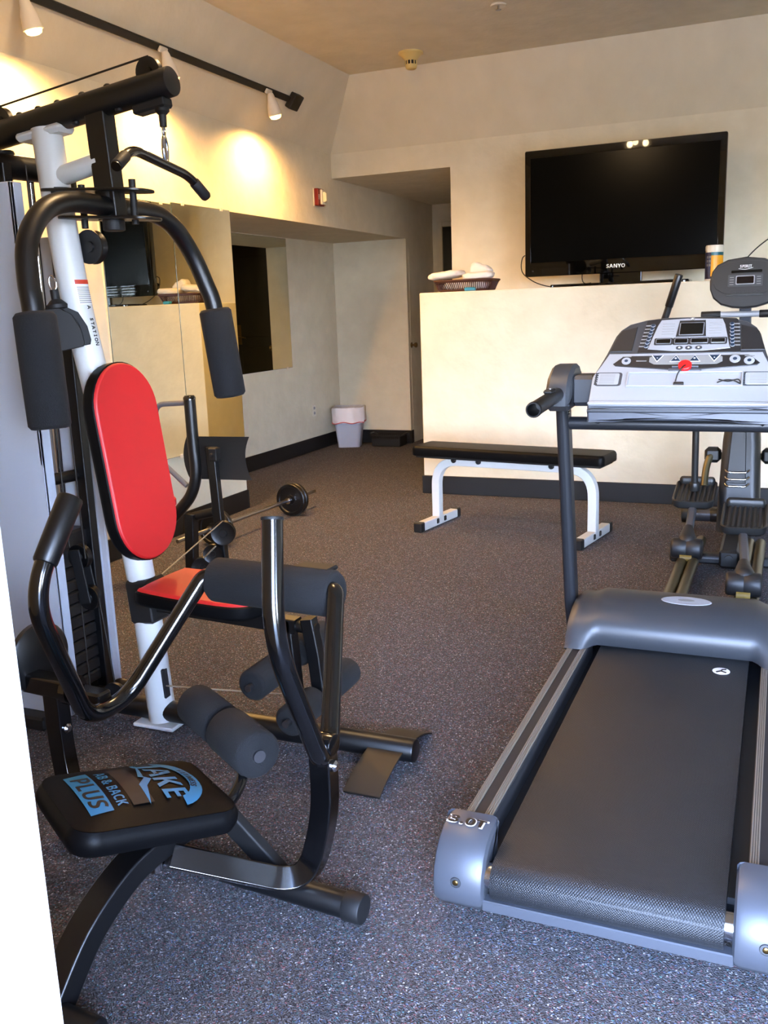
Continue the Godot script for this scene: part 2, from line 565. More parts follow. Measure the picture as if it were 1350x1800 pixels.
func build_room() -> void:
	O = Vector3.ZERO
	var s := mb()
	span(s, Vector3(-4.7, -0.1, -10.3), Vector3(5.75, 0, -0.25))
	struct("floor", s, M.carpet)
	s = mb()
	span(s, Vector3(-9, -0.14, -0.25), Vector3(9, -0.02, 6))
	struct("pavement", s, M.concrete)
	# left wall, the recess beside it with a soffit over it
	wall("wall_left", Vector3(XL - 0.12, 0, -5.86), Vector3(XL, 2.745, -0.27))
	wall("wall_left_return", Vector3(XA - 0.12, 0, -5.86), Vector3(XL - 0.12, 2.745, -5.74))
	wall("wall_left_soffit", Vector3(XA - 0.12, 2.145, -10.22), Vector3(XL, 2.75, -5.86))
	wall("wall_recess", Vector3(XA - 0.12, 0, ZA), Vector3(XA, 2.145, -5.86))
	wall("wall_recess_end", Vector3(XA - 0.12, 0, -10.22), Vector3(XL, 2.145, ZA))
	# back wall, hall behind it
	wall("wall_back", Vector3(XH, 0, ZB - 0.12), Vector3(XR + 0.12, 2.745, ZB))
	wall("wall_back_lintel", Vector3(XL, 2.55, ZB - 0.12), Vector3(XH, 2.745, ZB))
	wall("wall_hall_right", Vector3(XH, 0, ZE - 0.12), Vector3(XH + 0.12, 2.745, ZB - 0.12), "cream")
	wall("wall_hall_end", Vector3(XL, 0, ZE - 0.12), Vector3(XH, 2.745, ZE), "cream")
	wall("ceiling_hall", Vector3(XL, 2.55, ZE), Vector3(XH, 2.67, ZB - 0.12), "cream")
	O = Vector3.ZERO
	s = mb()
	span(s, Vector3(-2.54, 0, ZB), Vector3(XR, 1.54, ZH), 0.006)
	struct("wall_half", s, M.cream)
	# right wall; front wall with the open door and a wide window with blinds far to the right
	wall("wall_right", Vector3(XR, 0, ZB), Vector3(XR + 0.12, 2.745, -0.27))
	wall("wall_front", Vector3(XL, 0, ZF), Vector3(-0.482, 2.745, -0.27))
	wall("wall_front_over_door", Vector3(-0.482, 2.13, ZF), Vector3(0.492, 2.745, -0.27))
	wall("wall_front_beside_door", Vector3(0.492, 0, ZF), Vector3(1.2, 2.745, -0.27))
	wall("wall_front_under_window", Vector3(1.2, 0, ZF), Vector3(3.8, 0.5, -0.27))
	wall("wall_front_over_window", Vector3(1.2, 2.3, ZF), Vector3(3.8, 2.745, -0.27))
	wall("wall_front_pier", Vector3(3.8, 0, ZF), Vector3(4.2, 2.745, -0.27))
	wall("wall_front_under_blind", Vector3(4.2, 0, ZF), Vector3(5.2, 1.5, -0.27))
	wall("wall_front_over_blind", Vector3(4.2, 2.65, ZF), Vector3(5.2, 2.745, -0.27))
	wall("wall_front_far", Vector3(5.2, 0, ZF), Vector3(XR, 2.745, -0.27))
	build_window("window_1", 1.2, 3.8, 0.5, 2.3, false)
	build_window("window_2", 4.2, 5.2, 1.5, 2.65, true)
	O = Vector3.ZERO
	s = mb()
	span(s, Vector3(-6, 2.75, -0.27), Vector3(8, 2.87, 1.7))
	struct("added_porch_roof", s, M.trim_white)  # overhang added out of view to cut sky light on jamb and near floor
	# door frame around the opening
	O = Vector3(-0.467, 0, -0.345)
	s = mb()
	span(s, Vector3(-0.482, 0, -0.432), Vector3(-0.452, 2.13, -0.235), 0.003)
	var fr := struct("trim_1", s, M.trim_white)
	s = mb()
	span(s, Vector3(-0.452, 0, -0.34), Vector3(-0.440, 2.1, -0.30), 0.002)
	struct("door_stop", s, M.trim_white, fr)
	O = Vector3(0.477, 0, -0.345)
	s = mb()
	span(s, Vector3(0.462, 0, -0.432), Vector3(0.492, 2.13, -0.235), 0.003)
	struct("trim_2", s, M.trim_white)
	O = Vector3(0, 2.115, -0.345)
	s = mb()
	span(s, Vector3(-0.452, 2.10, -0.432), Vector3(0.462, 2.13, -0.235), 0.003)
	struct("trim_3", s, M.trim_white)
	# tray ceiling: four sloped sides and a flat middle
	O = Vector3.ZERO
	s = mb()
	span(s, Vector3(XL - 0.12, 3.26, ZB - 0.12), Vector3(XR + 0.12, 3.4, -0.27))
	struct("ceiling", s, M.cream)
	var prof := [Vector2(0, 2.745), Vector2(0.38, 3.26), Vector2(0.38, 3.3), Vector2(-0.12, 3.3), Vector2(-0.12, 2.745)]
	var sides := [["ceiling_slope_left", Vector3(XL, 0, -0.3), Vector3.RIGHT, Vector3.FORWARD, -ZB - 0.3], ["ceiling_slope_back", Vector3(XL, 0, ZB), Vector3.BACK, Vector3.RIGHT, XR - XL],
		["ceiling_slope_right", Vector3(XR, 0, ZB), Vector3.LEFT, Vector3.BACK, -ZB - 0.3], ["ceiling_slope_front", Vector3(XR, 0, ZF), Vector3.FORWARD, Vector3.LEFT, XR - XL]]
	for d in sides:
		s = mb()
		extrude(s, prof, Transform3D(Basis(d[2], Vector3.UP, d[3]), d[1]), d[4])
		struct(d[0], s, M.cream)
	# black baseboards
	base_strip("baseboard_left", Vector3(XL, 0, -5.86), Vector3(XL + 0.012, 0.142, ZF))
	base_strip("baseboard_left_end", Vector3(XL - 0.10, 0, -5.872), Vector3(XL + 0.012, 0.142, -5.86))
	base_strip("baseboard_recess", Vector3(XA, 0, ZA), Vector3(XA + 0.012, 0.142, -5.9))
	base_strip("baseboard_recess_end", Vector3(XA + 0.012, 0, ZA), Vector3(XL, 0.142, ZA + 0.012))
	base_strip("baseboard_hall", Vector3(XL, 0, ZA - 0.06), Vector3(XL + 0.012, 0.142, ZA + 0.012))
	base_strip("baseboard_half", Vector3(-2.552, 0, ZH), Vector3(XR, 0.144, ZH + 0.012))
	base_strip("baseboard_half_end", Vector3(-2.552, 0, ZB), Vector3(-2.54, 0.144, ZH))
	build_hall_doors()

func build_window(called: String, x0: float, x1: float, y0: float, y1: float, blind: bool) -> void:
	O = Vector3((x0 + x1) / 2, y0, -0.345)
	var xm := (x0 + x1) / 2
	var s := mb()
	for a in [[Vector3(x0, y0, ZF - 0.01), Vector3(x1, y0 + 0.04, -0.27)], [Vector3(x0, y1 - 0.04, ZF - 0.01), Vector3(x1, y1, -0.27)], [Vector3(x0, y0 + 0.04, ZF - 0.01), Vector3(x0 + 0.04, y1 - 0.04, -0.27)], [Vector3(x1 - 0.04, y0 + 0.04, ZF - 0.01), Vector3(x1, y1 - 0.04, -0.27)], [Vector3(xm - 0.02, y0 + 0.04, -0.36), Vector3(xm + 0.02, y1 - 0.04, -0.28)]]:
		span(s, a[0], a[1], 0.003)
	var w := struct(called, s, M.trim_white)
	var g := StandardMaterial3D.new()
	g.albedo_color = Color(0.9, 0.95, 0.95, 0.08)
	g.transparency = BaseMaterial3D.TRANSPARENCY_ALPHA
	g.roughness = 0.02
	for k in 2:
		s = mb()
		span(s, Vector3(x0 + 0.04 if k == 0 else xm + 0.02, y0 + 0.04, -0.325), Vector3(xm - 0.02 if k == 0 else x1 - 0.04, y1 - 0.04, -0.319))
		struct("pane", s, g, w)
	if blind:
		for k in 22:
			s = mb()
			box(s, Vector3(xm, y0 + 0.065 + k * 0.0485, -0.385), Vector3(x1 - x0 - 0.1, 0.002, 0.05), 0.0, Basis(Vector3.RIGHT, 0.95))
			struct("slat", s, M.plastic_white, w)

func build_hall_doors() -> void:
	# dark door at the end of the hall
	O = Vector3(-3.08, 0, ZE + 0.02)
	var s := mb()
	span(s, Vector3(-3.52, 0, ZE), Vector3(-2.64, 2.30, ZE + 0.035), 0.003)
	var d := struct("door_1", s, M.door_dark)
	s = mb()
	span(s, Vector3(-3.58, 0, ZE), Vector3(-3.522, 2.36, ZE + 0.05), 0.004)
	span(s, Vector3(-2.638, 0, ZE), Vector3(-2.58, 2.36, ZE + 0.05), 0.004)
	span(s, Vector3(-3.522, 2.302, ZE), Vector3(-2.638, 2.36, ZE + 0.05), 0.004)
	struct("door_frame", s, M.cream, d)
	s = mb()
	box(s, Vector3(-2.74, 1.19, ZE + 0.039), Vector3(0.07, 0.24, 0.012), 0.003)
	var l := struct("lock_plate", s, M.brass, d)
	s = mb()
	cyl(s, Vector3(-2.74, 1.16, ZE + 0.04), Vector3(-2.74, 1.16, ZE + 0.09), 0.012)
	tube(s, fil([Vector3(-2.74, 1.16, ZE + 0.085), Vector3(-2.80, 1.16, ZE + 0.088), Vector3(-2.86, 1.15, ZE + 0.085)], 0.02), 0.009)
	struct("lever", s, M.brass, l)
	for k in 2:
		s = mb()
		box(s, Vector3(-3.08, 0.62 + k * 1.02, ZE + 0.037), Vector3(0.62, 0.84 if k == 0 else 0.96, 0.008), 0.004)
		struct("door_panel", s, M.door_dark, d)
	# painted door round the corner of the recess, its knob shows past the edge
	O = Vector3(XL + 0.01, 0, -9.72)
	s = mb()
	span(s, Vector3(XL, 0.01, -10.06), Vector3(XL + 0.003, 2.05, -9.335))
	d = struct("door_2", s, M.cream)
	s = mb()
	lathe(s, frame(Vector3(XL + 0.003, 1.05, -9.345), Vector3.RIGHT), [Vector2(0, 0), Vector2(0.03, 0), Vector2(0.03, 0.006), Vector2(0.012, 0.012), Vector2(0.011, 0.03), Vector2(0.024, 0.038), Vector2(0.029, 0.05), Vector2(0.026, 0.062), Vector2(0.014, 0.068), Vector2(0, 0.069)], 18)
	struct("knob", s, M.brass, d)

func mirror_x(z: float) -> float:        # the two tall panels sit on a slightly wedged backing board
	return -3.60 - 0.034 * (z + 5.33)

func build_mirrors() -> void:
	for a in [[-5.118, -4.45, 0.53, 2.128, "tall wall mirror panel farther from the recess on the left wall"], [-5.775, -5.122, 0.53, 2.14, "tall wall mirror panel ending at the recess corner"]]:
		var t := thing("wall_mirror", a[4], "mirror", Vector3(XL, a[2], (a[0] + a[1]) / 2), "frameless wall mirrors")
		var s := mb()
		var f := mirror_x(a[0])
		var n := mirror_x(a[1])
		extrude(s, [Vector2(XL + 0.0005, -a[0]), Vector2(XL + 0.0005, -a[1]), Vector2(n - 0.006, -a[1]), Vector2(f - 0.006, -a[0])], Transform3D(Basis(Vector3.RIGHT, Vector3.FORWARD, Vector3.UP), Vector3(0, a[2] + 0.004, 0)), a[3] - a[2] - 0.008)
		part("backing_board", s, M.cream, t)
		s = mb()
		extrude(s, [Vector2(n - 0.0055, -a[1]), Vector2(f - 0.0055, -a[0]), Vector2(f - 0.0008, -a[0]), Vector2(n - 0.0008, -a[1])], Transform3D(Basis(Vector3.RIGHT, Vector3.FORWARD, Vector3.UP), Vector3(0, a[2], 0)), a[3] - a[2])
		part("glass_edge", s, M.mirror_edge, t)
		s = mb()
		extrude(s, [Vector2(n - 0.0008, -a[1] + 0.002), Vector2(f - 0.0008, -a[0] - 0.002), Vector2(f, -a[0] - 0.002), Vector2(n, -a[1] + 0.002)], Transform3D(Basis(Vector3.RIGHT, Vector3.FORWARD, Vector3.UP), Vector3(0, a[2] + 0.002, 0)), a[3] - a[2] - 0.004)
		part("glass", s, M.mirror, t)
		for z in [a[0] + 0.1, a[1] - 0.12]:
			for y in [a[2], a[3]]:
				s = mb()
				box(s, Vector3(mirror_x(z) + 0.001, y, z), Vector3(0.006, 0.026, 0.03), 0.002)
				part("clip", s, M.clip, t)
	var q := thing("wall_mirror", "frameless mirror hung high inside the wall recess", "mirror", Vector3(XA, 0.9, -7.45), "frameless wall mirrors")
	var s := mb()
	span(s, Vector3(XA + 0.0005, 0.90, -8.21), Vector3(XA + 0.0055, 2.135, -6.7))
	part("glass_edge", s, M.mirror_edge, q)
	s = mb()
	span(s, Vector3(XA + 0.0055, 0.902, -8.208), Vector3(XA + 0.0062, 2.133, -6.702))
	part("glass", s, M.mirror, q)
	for z in [-8.1, -6.8]:
		s = mb()
		box(s, Vector3(XA + 0.007, 0.90, z), Vector3(0.006, 0.026, 0.03), 0.002)
		part("clip", s, M.clip, q)

func build_track_lights() -> void:
	var t := thing("light_track", "black ceiling track mounted along the sloped ceiling edge", "light track", Vector3(-3.47, 2.98, -4.8))
	var nrm := Vector3(0.515, -0.38, 0).normalized()                # off the sloped ceiling
	var c := Vector3(-3.47, 2.988, 0)
	var s := mb()
	box(s, Vector3(c.x, c.y, -4.76) + nrm * 0.014, Vector3(0.044, 0.024, 3.5), 0.004, Basis(Vector3(-nrm.y, nrm.x, 0), nrm, Vector3.BACK))
	part("rail", s, M.black_flat, t)
	s = mb()
	box(s, Vector3(c.x, c.y, -6.57) + nrm * 0.028, Vector3(0.115, 0.05, 0.13), 0.006, Basis(Vector3(-nrm.y, nrm.x, 0), nrm, Vector3.BACK))
	part("feed_box", s, M.black_flat, t)
	var spots := [[-3.80, "white track spotlight nearest the front wall on the black track"], [-4.93, "white track spotlight in the middle of the black track"], [-6.17, "white track spotlight beside the square end box of the black track"]]
	for a in spots:
		var z: float = a[0]
		var at := Vector3(c.x, c.y, z) + nrm * 0.0265
		var h := thing("track_spotlight", a[1], "spotlight", at, "track spotlights")
		var tip := Vector3(-3.415, 2.81, z - 0.035)
		s = mb()
		box(s, at + nrm * 0.0095, Vector3(0.034, 0.018, 0.07), 0.004, Basis(Vector3(-nrm.y, nrm.x, 0), nrm, Vector3.BACK))
		part("mount", s, M.head_white, h)
		var top := at + nrm * 0.016 + Vector3(0.006, -0.004, 0)
		s = mb()
		var ax := tip - top
		var l := ax.length()
		lathe(s, frame(top, ax), [Vector2(0, 0), Vector2(0.018, 0.003), Vector2(0.024, 0.02), Vector2(0.030, 0.05), Vector2(0.042, 0.09), Vector2(0.049, l - 0.012), Vector2(0.050, l), Vector2(0.046, l), Vector2(0.042, l - 0.03), Vector2(0.0, l - 0.05)], 24)
		part("housing", s, M.head_white, h)
		s = mb()
		lathe(s, frame(top + ax.normalized() * (l - 0.026), ax), [Vector2(0, 0), Vector2(0.016, 0.0), Vector2(0.034, 0.016), Vector2(0.041, 0.030), Vector2(0.036, 0.042), Vector2(0.022, 0.049), Vector2(0, 0.052)], 20)
		part("bulb", s, M.bulb, h)
		var sp_ := SpotLight3D.new()
		sp_.name = "lamp"
		sp_.light_color = WARM
		sp_.light_energy = SPOT
		sp_.spot_angle = 84.0
		sp_.spot_angle_attenuation = 0.8
		sp_.spot_range = 12.0
		sp_.spot_attenuation = 2.0
		sp_.light_size = 0.03
		sp_.shadow_enabled = true
		h.add_child(sp_)
		sp_.position = tip - at + ax.normalized() * 0.034
		sp_.look_at_from_position(sp_.position + h.position, Vector3(-3.38, 0.0, z - 0.12), Vector3.BACK)

func build_ceiling_things() -> void:
	var t := thing("smoke_detector", "yellowed stepped smoke detector on the flat ceiling", "smoke detector", Vector3(-2.606, 3.26, -6.832))
	var dn := frame(O, Vector3.DOWN)
	var s := mb()
	lathe(s, dn, [Vector2(0, 0), Vector2(0.092, 0), Vector2(0.092, 0.012), Vector2(0.072, 0.026), Vector2(0.05, 0.052), Vector2(0.044, 0.058), Vector2(0, 0.058)], 28)
	part("base", s, M.yellowed, t)
	s = mb()
	lathe(s, dn, [Vector2(0, 0.085), Vector2(0.044, 0.085), Vector2(0.040, 0.108), Vector2(0.03, 0.116), Vector2(0, 0.117)], 28)
	part("cap", s, M.yellowed, t)
	s = mb()
	lathe(s, dn, [Vector2(0.038, 0.056), Vector2(0.038, 0.087)], 28)
	part("vent_core", s, M.black_flat, t)
	for k in 10:
		s = mb()
		var a := TAU * k / 10
		box(s, O + Vector3(cos(a) * 0.042, -0.0715, sin(a) * 0.042), Vector3(0.006, 0.03, 0.008), 0.0, Basis(Vector3.UP, -a))
		part("vent_rib", s, M.yellowed, t)
	t = thing("sprinkler_head", "recessed fire sprinkler head in the flat ceiling", "sprinkler", Vector3(-1.733, 3.26, -6.099))
	dn = frame(O, Vector3.DOWN)
	s = mb()
	lathe(s, dn, [Vector2(0, 0), Vector2(0.05, 0), Vector2(0.052, 0.004), Vector2(0.046, 0.010), Vector2(0.03, 0.008), Vector2(0, 0.006)], 26)
	part("escutcheon", s, M.plastic_white, t)
	s = mb()
	cyl(s, O + Vector3(0, -0.006, 0), O + Vector3(0, -0.03, 0), 0.006)
	lathe(s, frame(O + Vector3(0, -0.03, 0), Vector3.DOWN), [Vector2(0, 0), Vector2(0.018, 0), Vector2(0.018, 0.002), Vector2(0, 0.003)], 16)
	part("deflector", s, M.steel, t)
	# three-bulb fitting over the front of the room: it shows in the television
	t = thing("ceiling_fixture", "three-bulb ceiling light over the front of the room", "ceiling light", Vector3(-1.58, 3.26, -2.94))
	s = mb()
	lathe(s, frame(O, Vector3.DOWN), [Vector2(0, 0), Vector2(0.13, 0), Vector2(0.13, 0.018), Vector2(0.11, 0.03), Vector2(0, 0.032)], 28)
	part("canopy", s, M.brass, t)
	for k in 3:
		var a := TAU * k / 3 + 0.5
		var p := O + Vector3(cos(a) * 0.1, -0.03, sin(a) * 0.1)
		s = mb()
		cyl(s, p + Vector3(0, 0.01, 0), p + Vector3(0, -0.05, 0), 0.02)
		part("socket", s, M.plastic_white, t)
		s = mb()
		lathe(s, frame(p + Vector3(0, -0.045, 0), Vector3.DOWN), [Vector2(0, 0), Vector2(0.014, 0.0), Vector2(0.02, 0.02), Vector2(0.032, 0.05), Vector2(0.03, 0.075), Vector2(0.015, 0.09), Vector2(0, 0.093)], 18)
		part("bulb", s, M.bulb_clear, t)
		var l := OmniLight3D.new()
		l.name = "lamp"
		l.light_color = Color(1.0, 0.84, 0.63)
		l.light_energy = LAMP
		l.omni_range = 20.0
		l.omni_attenuation = 2.0
		l.light_size = 0.03
		l.shadow_enabled = true
		t.add_child(l, true)
		l.position = p - O + Vector3(0, -0.1, 0)

# ---------------------------------------------------------------- multi-station home gym, built about the plane z = ZG
const ZG := -2.5

func V(x: float, y: float, z := 0.0) -> Vector3:        # gym point: z is the offset from the gym's own plane (+ towards the door)
	return Vector3(x, y, ZG + z)

func foam(a: Vector3, b: Vector3, r: float, parent: Node3D, called := "foam_roller") -> MeshInstance3D:
	var s := mb()
	var l := a.distance_to(b)
	lathe(s, frame(a, b - a), [Vector2(0.012, 0.002), Vector2(r * 0.7, 0), Vector2(r - 0.008, 0.002), Vector2(r, 0.012), Vector2(r * 1.01, l / 2), Vector2(r, l - 0.012), Vector2(r - 0.008, l - 0.002), Vector2(r * 0.7, l), Vector2(0.012, l - 0.002)], 26)
	return part(called, s, M.foam, parent)

func bolt(s: SurfaceTool, p: Vector3, dir: Vector3, r := 0.012, h := 0.01) -> void:
	lathe(s, frame(p, dir), [Vector2(0, 0), Vector2(r, 0), Vector2(r, h * 0.6), Vector2(r * 0.6, h), Vector2(0, h)], 8)

func pulley(parent: Node3D, c: Vector3, axis: Vector3, r: float, called := "pulley") -> MeshInstance3D:
	var s := mb()
	var w := r * 0.28
	lathe(s, frame(c - axis.normalized() * w, axis), [Vector2(0, 0), Vector2(r * 0.3, 0), Vector2(r * 0.34, w * 0.4), Vector2(r * 0.7, w * 0.4), Vector2(r, 0), Vector2(r, w * 0.25), Vector2(r * 0.86, w * 0.8), Vector2(r * 0.86, w * 1.2), Vector2(r, w * 1.75), Vector2(r, w * 2), Vector2(r * 0.7, w * 1.6), Vector2(r * 0.34, w * 1.6), Vector2(r * 0.3, w * 2), Vector2(0, w * 2)], 26)
	return part(called, s, M.black_satin, parent)

func build_multi_gym() -> void:
	var t := thing("multi_gym", "white and black home gym tower with red back pad and press arms", "home gym", V(-1.95, 0))
	var s := mb()
	# base beam with its saddle foot
	s = mb()
	cyl(s, V(-2.33, 0.054), V(-1.0, 0.054), 0.038, -1.0, 20, 0.005)
	part("base_beam", s, M.black_satin, t)
	s = mb()
	var seg := []
	for k in 13:
		var a := deg_to_rad(-27.0 + 54.0 * k / 12)
		seg.append([Vector2(sin(a) * 0.5, cos(a) * 0.5 - 0.4385), Vector2(sin(a), cos(a))])
	for k in 12:                                                    # arched plate lying across the end of the beam
		var p: Vector2 = seg[k][0]
		var q: Vector2 = seg[k + 1][0]
		var np: Vector2 = seg[k][1]
		var nq: Vector2 = seg[k + 1][1]
		for o in [0.0, -0.006]:
			var sg := 1.0 if o == 0.0 else -1.0
			var y0: float = p.y + o
			var y1: float = q.y + o
			quad(s, V(-1.15, y0, p.x), V(-1.03, y0, p.x), V(-1.03, y1, q.x), V(-1.15, y1, q.x), Vector3(0, np.y, np.x) * sg, Vector3(0, np.y, np.x) * sg, Vector3(0, nq.y, nq.x) * sg, Vector3(0, nq.y, nq.x) * sg)
		for x in [-1.15, -1.03]:
			var nx := Vector3(signf(x + 1.09), 0, 0)
			quad(s, V(x, p.y, p.x), V(x, q.y, q.x), V(x, q.y - 0.006, q.x), V(x, p.y - 0.006, p.x), nx, nx, nx, nx)
	part("foot_saddle", s, M.plate_brown, t)
	# white leaning column
	s = mb()
	tube(s, curve([V(-1.972, 0.02), V(-1.988, 0.25), V(-2.016, 0.594), V(-2.085, 1.02), V(-2.160, 1.43), V(-2.195, 1.72), V(-2.217, 2.03)], 6), 0.049, 24)
	var col := part("column", s, M.white_paint, t, "white leaning steel column")
	s = mb()
	box(s, V(-1.972, 0.013), Vector3(0.17, 0.014, 0.13), 0.004)
	part("column_foot", s, M.white_paint, col)
	s = mb()
	box(s, V(-2.225, 2.018), Vector3(0.19, 0.03, 0.085), 0.012, Basis(Vector3.BACK, 0.10))
	part("column_head", s, M.white_paint, col)
	s = mb()
	cyl(s, V(-2.2, 1.878), V(-2.01, 1.913), 0.031, -1.0, 20)
	part("column_strut", s, M.white_paint, col)
	s = mb()
	box(s, V(-1.938, 0.165, 0.012), Vector3(0.012, 0.11, 0.032), 0.005, Basis(Vector3.BACK, 0.06))
	part("column_slot", s, M.tm_tube, col)
	# boom over everything
	s = mb()
	var bd := V(-1.72, 2.115) - V(-2.8, 1.985)
	cyl(s, V(-2.8, 1.985), V(-1.72, 2.115), 0.043, -1.0, 24, 0.004)
	part("boom", s, M.black_satin, t)
	for x in [-2.32, -2.24, -2.16, -2.06, -1.96]:
		s = mb()
		bolt(s, V(x, 2.115 + (x + 1.72) * 0.12 + 0.038), Vector3(-0.12, 1, 0), 0.012, 0.011)
		part("boom_bolt", s, M.black_flat, t)
	for x in [-2.08, -1.91]:
		s = mb()
		bolt(s, V(x, 2.115 + (x + 1.72) * 0.12 - 0.038, 0.02), Vector3(0.12, -1, 0), 0.012, 0.011)
		part("boom_bolt", s, M.black_flat, t)
	pulley(t, V(-1.80, 2.15), Vector3.BACK, 0.042, "boom_pulley")
	pulley(t, V(-2.40, 2.075), Vector3.BACK, 0.042, "boom_pulley")
	s = mb()
	box(s, V(-1.80, 2.052), Vector3(0.12, 0.03, 0.05), 0.006, Basis(Vector3.BACK, 0.12))
	part("pulley_bracket", s, M.black_flat, t)
	# lat cable with its clip and bar
	s = mb()
	tube(s, [V(-2.40, 2.119), V(-1.80, 2.194)], 0.0032, 6)
	part("cable", s, M.cable_dark, t, "brown cable running over the boom")
	s = mb()
	lathe(s, frame(V(-1.765, 2.06), Vector3.DOWN), [Vector2(0, 0), Vector2(0.012, 0), Vector2(0.022, 0.012), Vector2(0.022, 0.026), Vector2(0.012, 0.036), Vector2(0.011, 0.07), Vector2(0, 0.072)], 14)
	part("cable_stop", s, M.black_flat, t)
	for k in 2:
		s = mb()
		var y0 := 1.992 - k * 0.03
		var hh := 0.03 if k == 0 else 0.075
		var w := 0.010 if k == 0 else 0.019
		var lp := []
		for i in 17:
			var a := TAU * i / 16
			lp.append(V(-1.765 + 0.35 * cos(a) * w, y0 - hh / 2 + sin(a) * hh / 2, cos(a) * w))
		tube(s, lp, 0.0035 if k == 0 else 0.0058, 8)
		part("snap_link", s, M.chrome, t, "chrome snap link")
	s = mb()
	tube(s, fil([V(-1.765, 1.889), V(-1.768, 1.87)], 0.0), 0.009, 8)
	tube(s, fil([V(-1.745, 1.842, 0.27), V(-1.765, 1.905, 0.165), V(-1.77, 1.862, -0.125), V(-1.755, 1.802, -0.195)], 0.045), 0.0145, 16)
	var lb := part("lat_bar", s, M.black_gloss, t)
	for g in [[V(-1.746, 1.845, 0.265), V(-1.757, 1.88, 0.207)], [V(-1.7555, 1.804, -0.193), V(-1.766, 1.846, -0.143)]]:
		s = mb()
		cyl(s, g[0], g[1], 0.0175, -1.0, 16, 0.003)
		part("bar_grip", s, M.black_flat, lb)
	# press arms on their hanger
	s = mb()
	bar(s, [V(-2.002, 2.07), V(-1.985, 1.735)], 0.06, 0.075, Vector3.RIGHT)
	part("press_hanger", s, M.black_satin, t)
	for y in [1.822, 1.735]:
		s = mb()
		pad(s, Transform3D(Basis(Vector3.BACK, -0.07), V(-2.04 if y > 1.8 else -2.0, y)), rrect(0.40 if y > 1.8 else 0.36, 0.13, 0.05, 5), [Vector2(0.002, 0), Vector2(0, 0.002), Vector2(0, 0.007), Vector2(0.002, 0.009)])
		part("pivot_plate", s, M.black_satin, t)
	s = mb()
	cyl(s, V(-1.985, 1.700), V(-1.985, 1.83), 0.035, -1.0, 20, 0.004)
	part("pivot_pin", s, M.black_flat, t)
	for x in [-2.10, -1.90]:
		s = mb()
		cyl(s, V(x, 1.715), V(x, 1.85), 0.011, -1.0, 8)
		part("plate_bolt", s, M.black_flat, t)
	for k in 5:
		s = mb()
		cyl(s, V(-2.19, 1.79 + k * 0.012), V(-2.19, 1.798 + k * 0.012), 0.05 - absf(k - 2.0) * 0.004, -1.0, 20)
		part("adjuster_disc", s, M.black_flat, t)
	for e in [1.0, -1.0]:
		s = mb()
		tube(s, curve([V(-1.985, 1.772, 0.02 * e), V(-1.985, 1.772, 0.20 * e), V(-1.982, 1.735, 0.315 * e), V(-1.972, 1.648, 0.40 * e), V(-1.948, 1.54, 0.44 * e), V(-1.926, 1.44, 0.456 * e), V(-1.90, 1.15, 0.472 * e)], 7), 0.031, 22)
		var arm := part("press_arm", s, M.black_satin, t)
		foam(V(-1.926, 1.45, 0.455 * e), V(-1.897, 1.125, 0.474 * e), 0.059, arm, "foam_sleeve")
	# swivel pulley hanging on the near face of the column
	var ph := Vector3(-0.12, 1, 0).normalized()
	var pz_ := Vector3(0.52, 0.0, 0.85)
	pz_ = (pz_ - ph * pz_.dot(ph)).normalized()
	var pf := Transform3D(Basis(ph.cross(pz_), ph, pz_), V(-2.155, 1.40, 0.085))
	s = mb()
	extrude(s, [Vector2(-0.070, -0.075), Vector2(0.050, -0.065), Vector2(0.056, -0.055), Vector2(0.053, -0.01), Vector2(0.033, 0.04), Vector2(0.0, 0.066), Vector2(-0.072, 0.070), Vector2(-0.078, 0.064)], pf, 0.010, 0.002)
	extrude(s, [Vector2(-0.060, -0.070), Vector2(0.068, -0.060), Vector2(0.073, -0.045), Vector2(0.069, 0.0), Vector2(0.049, 0.048), Vector2(0.014, 0.070), Vector2(-0.055, 0.072)], pf.translated(pz_ * -0.030), 0.010, 0.002)
	part("pulley_cover", s, M.black_flat, t)
	pulley(t, pf * Vector3(0.005, 0, -0.01), pz_, 0.042)
	s = mb()
	lathe(s, frame(pf * Vector3(-0.01, 0.066, -0.008), ph), [Vector2(0, 0), Vector2(0.032, 0), Vector2(0.034, 0.012), Vector2(0.02, 0.026), Vector2(0.014, 0.03), Vector2(0.014, 0.06), Vector2(0, 0.061)], 14)
	part("swivel", s, M.black_flat, t)
	s = mb()
	var lq := []
	for i in 13:
		var a := TAU * i / 12
		lq.append(pf * Vector3(-0.01 + cos(a) * 0.011, 0.148 + sin(a) * 0.024, -0.008))
	tube(s, lq, 0.004, 8)
	part("snap_link", s, M.chrome, t)
	s = mb()
	box(s, pf * Vector3(-0.05, 0.05, 0.0105), Vector3(0.024, 0.013, 0.004), 0.002, pf.basis)
	part("cover_rivet", s, M.chrome, t)
	# warning sticker and lettering on the column, wrapped round it
	wrap_sticker(t, 1.475, 1.555, M.print_white, "warning_sticker", 0.0508)
	wrap_sticker(t, 1.541, 1.555, M.print_orange, "sticker_heading", 0.0516)
	for k in 9:
		wrap_sticker(t, 1.480 + k * 0.0062, 1.4825 + k * 0.0062, M.print_grey, "sticker_line", 0.0516, 0.06)
	var word := "A  STATION"
	var yy := 1.466
	for ch in word:
		if ch != " ":
			var a := deg_to_rad(86)
			var nrm := Vector3(sin(a), 0.1, cos(a)).normalized()
			var down := Vector3(0.152, -1, 0).normalized()
			down = (down - nrm * down.dot(nrm)).normalized()
			var cx := -2.160 + (1.43 - yy) * (0.178 if yy < 1.43 else 0.13)
			letters(ch, 0.019, t, Transform3D(Basis(down, nrm.cross(down), nrm), V(cx + sin(a) * 0.0500, yy, cos(a) * 0.0500)), M.print_black)
		yy -= 0.0132
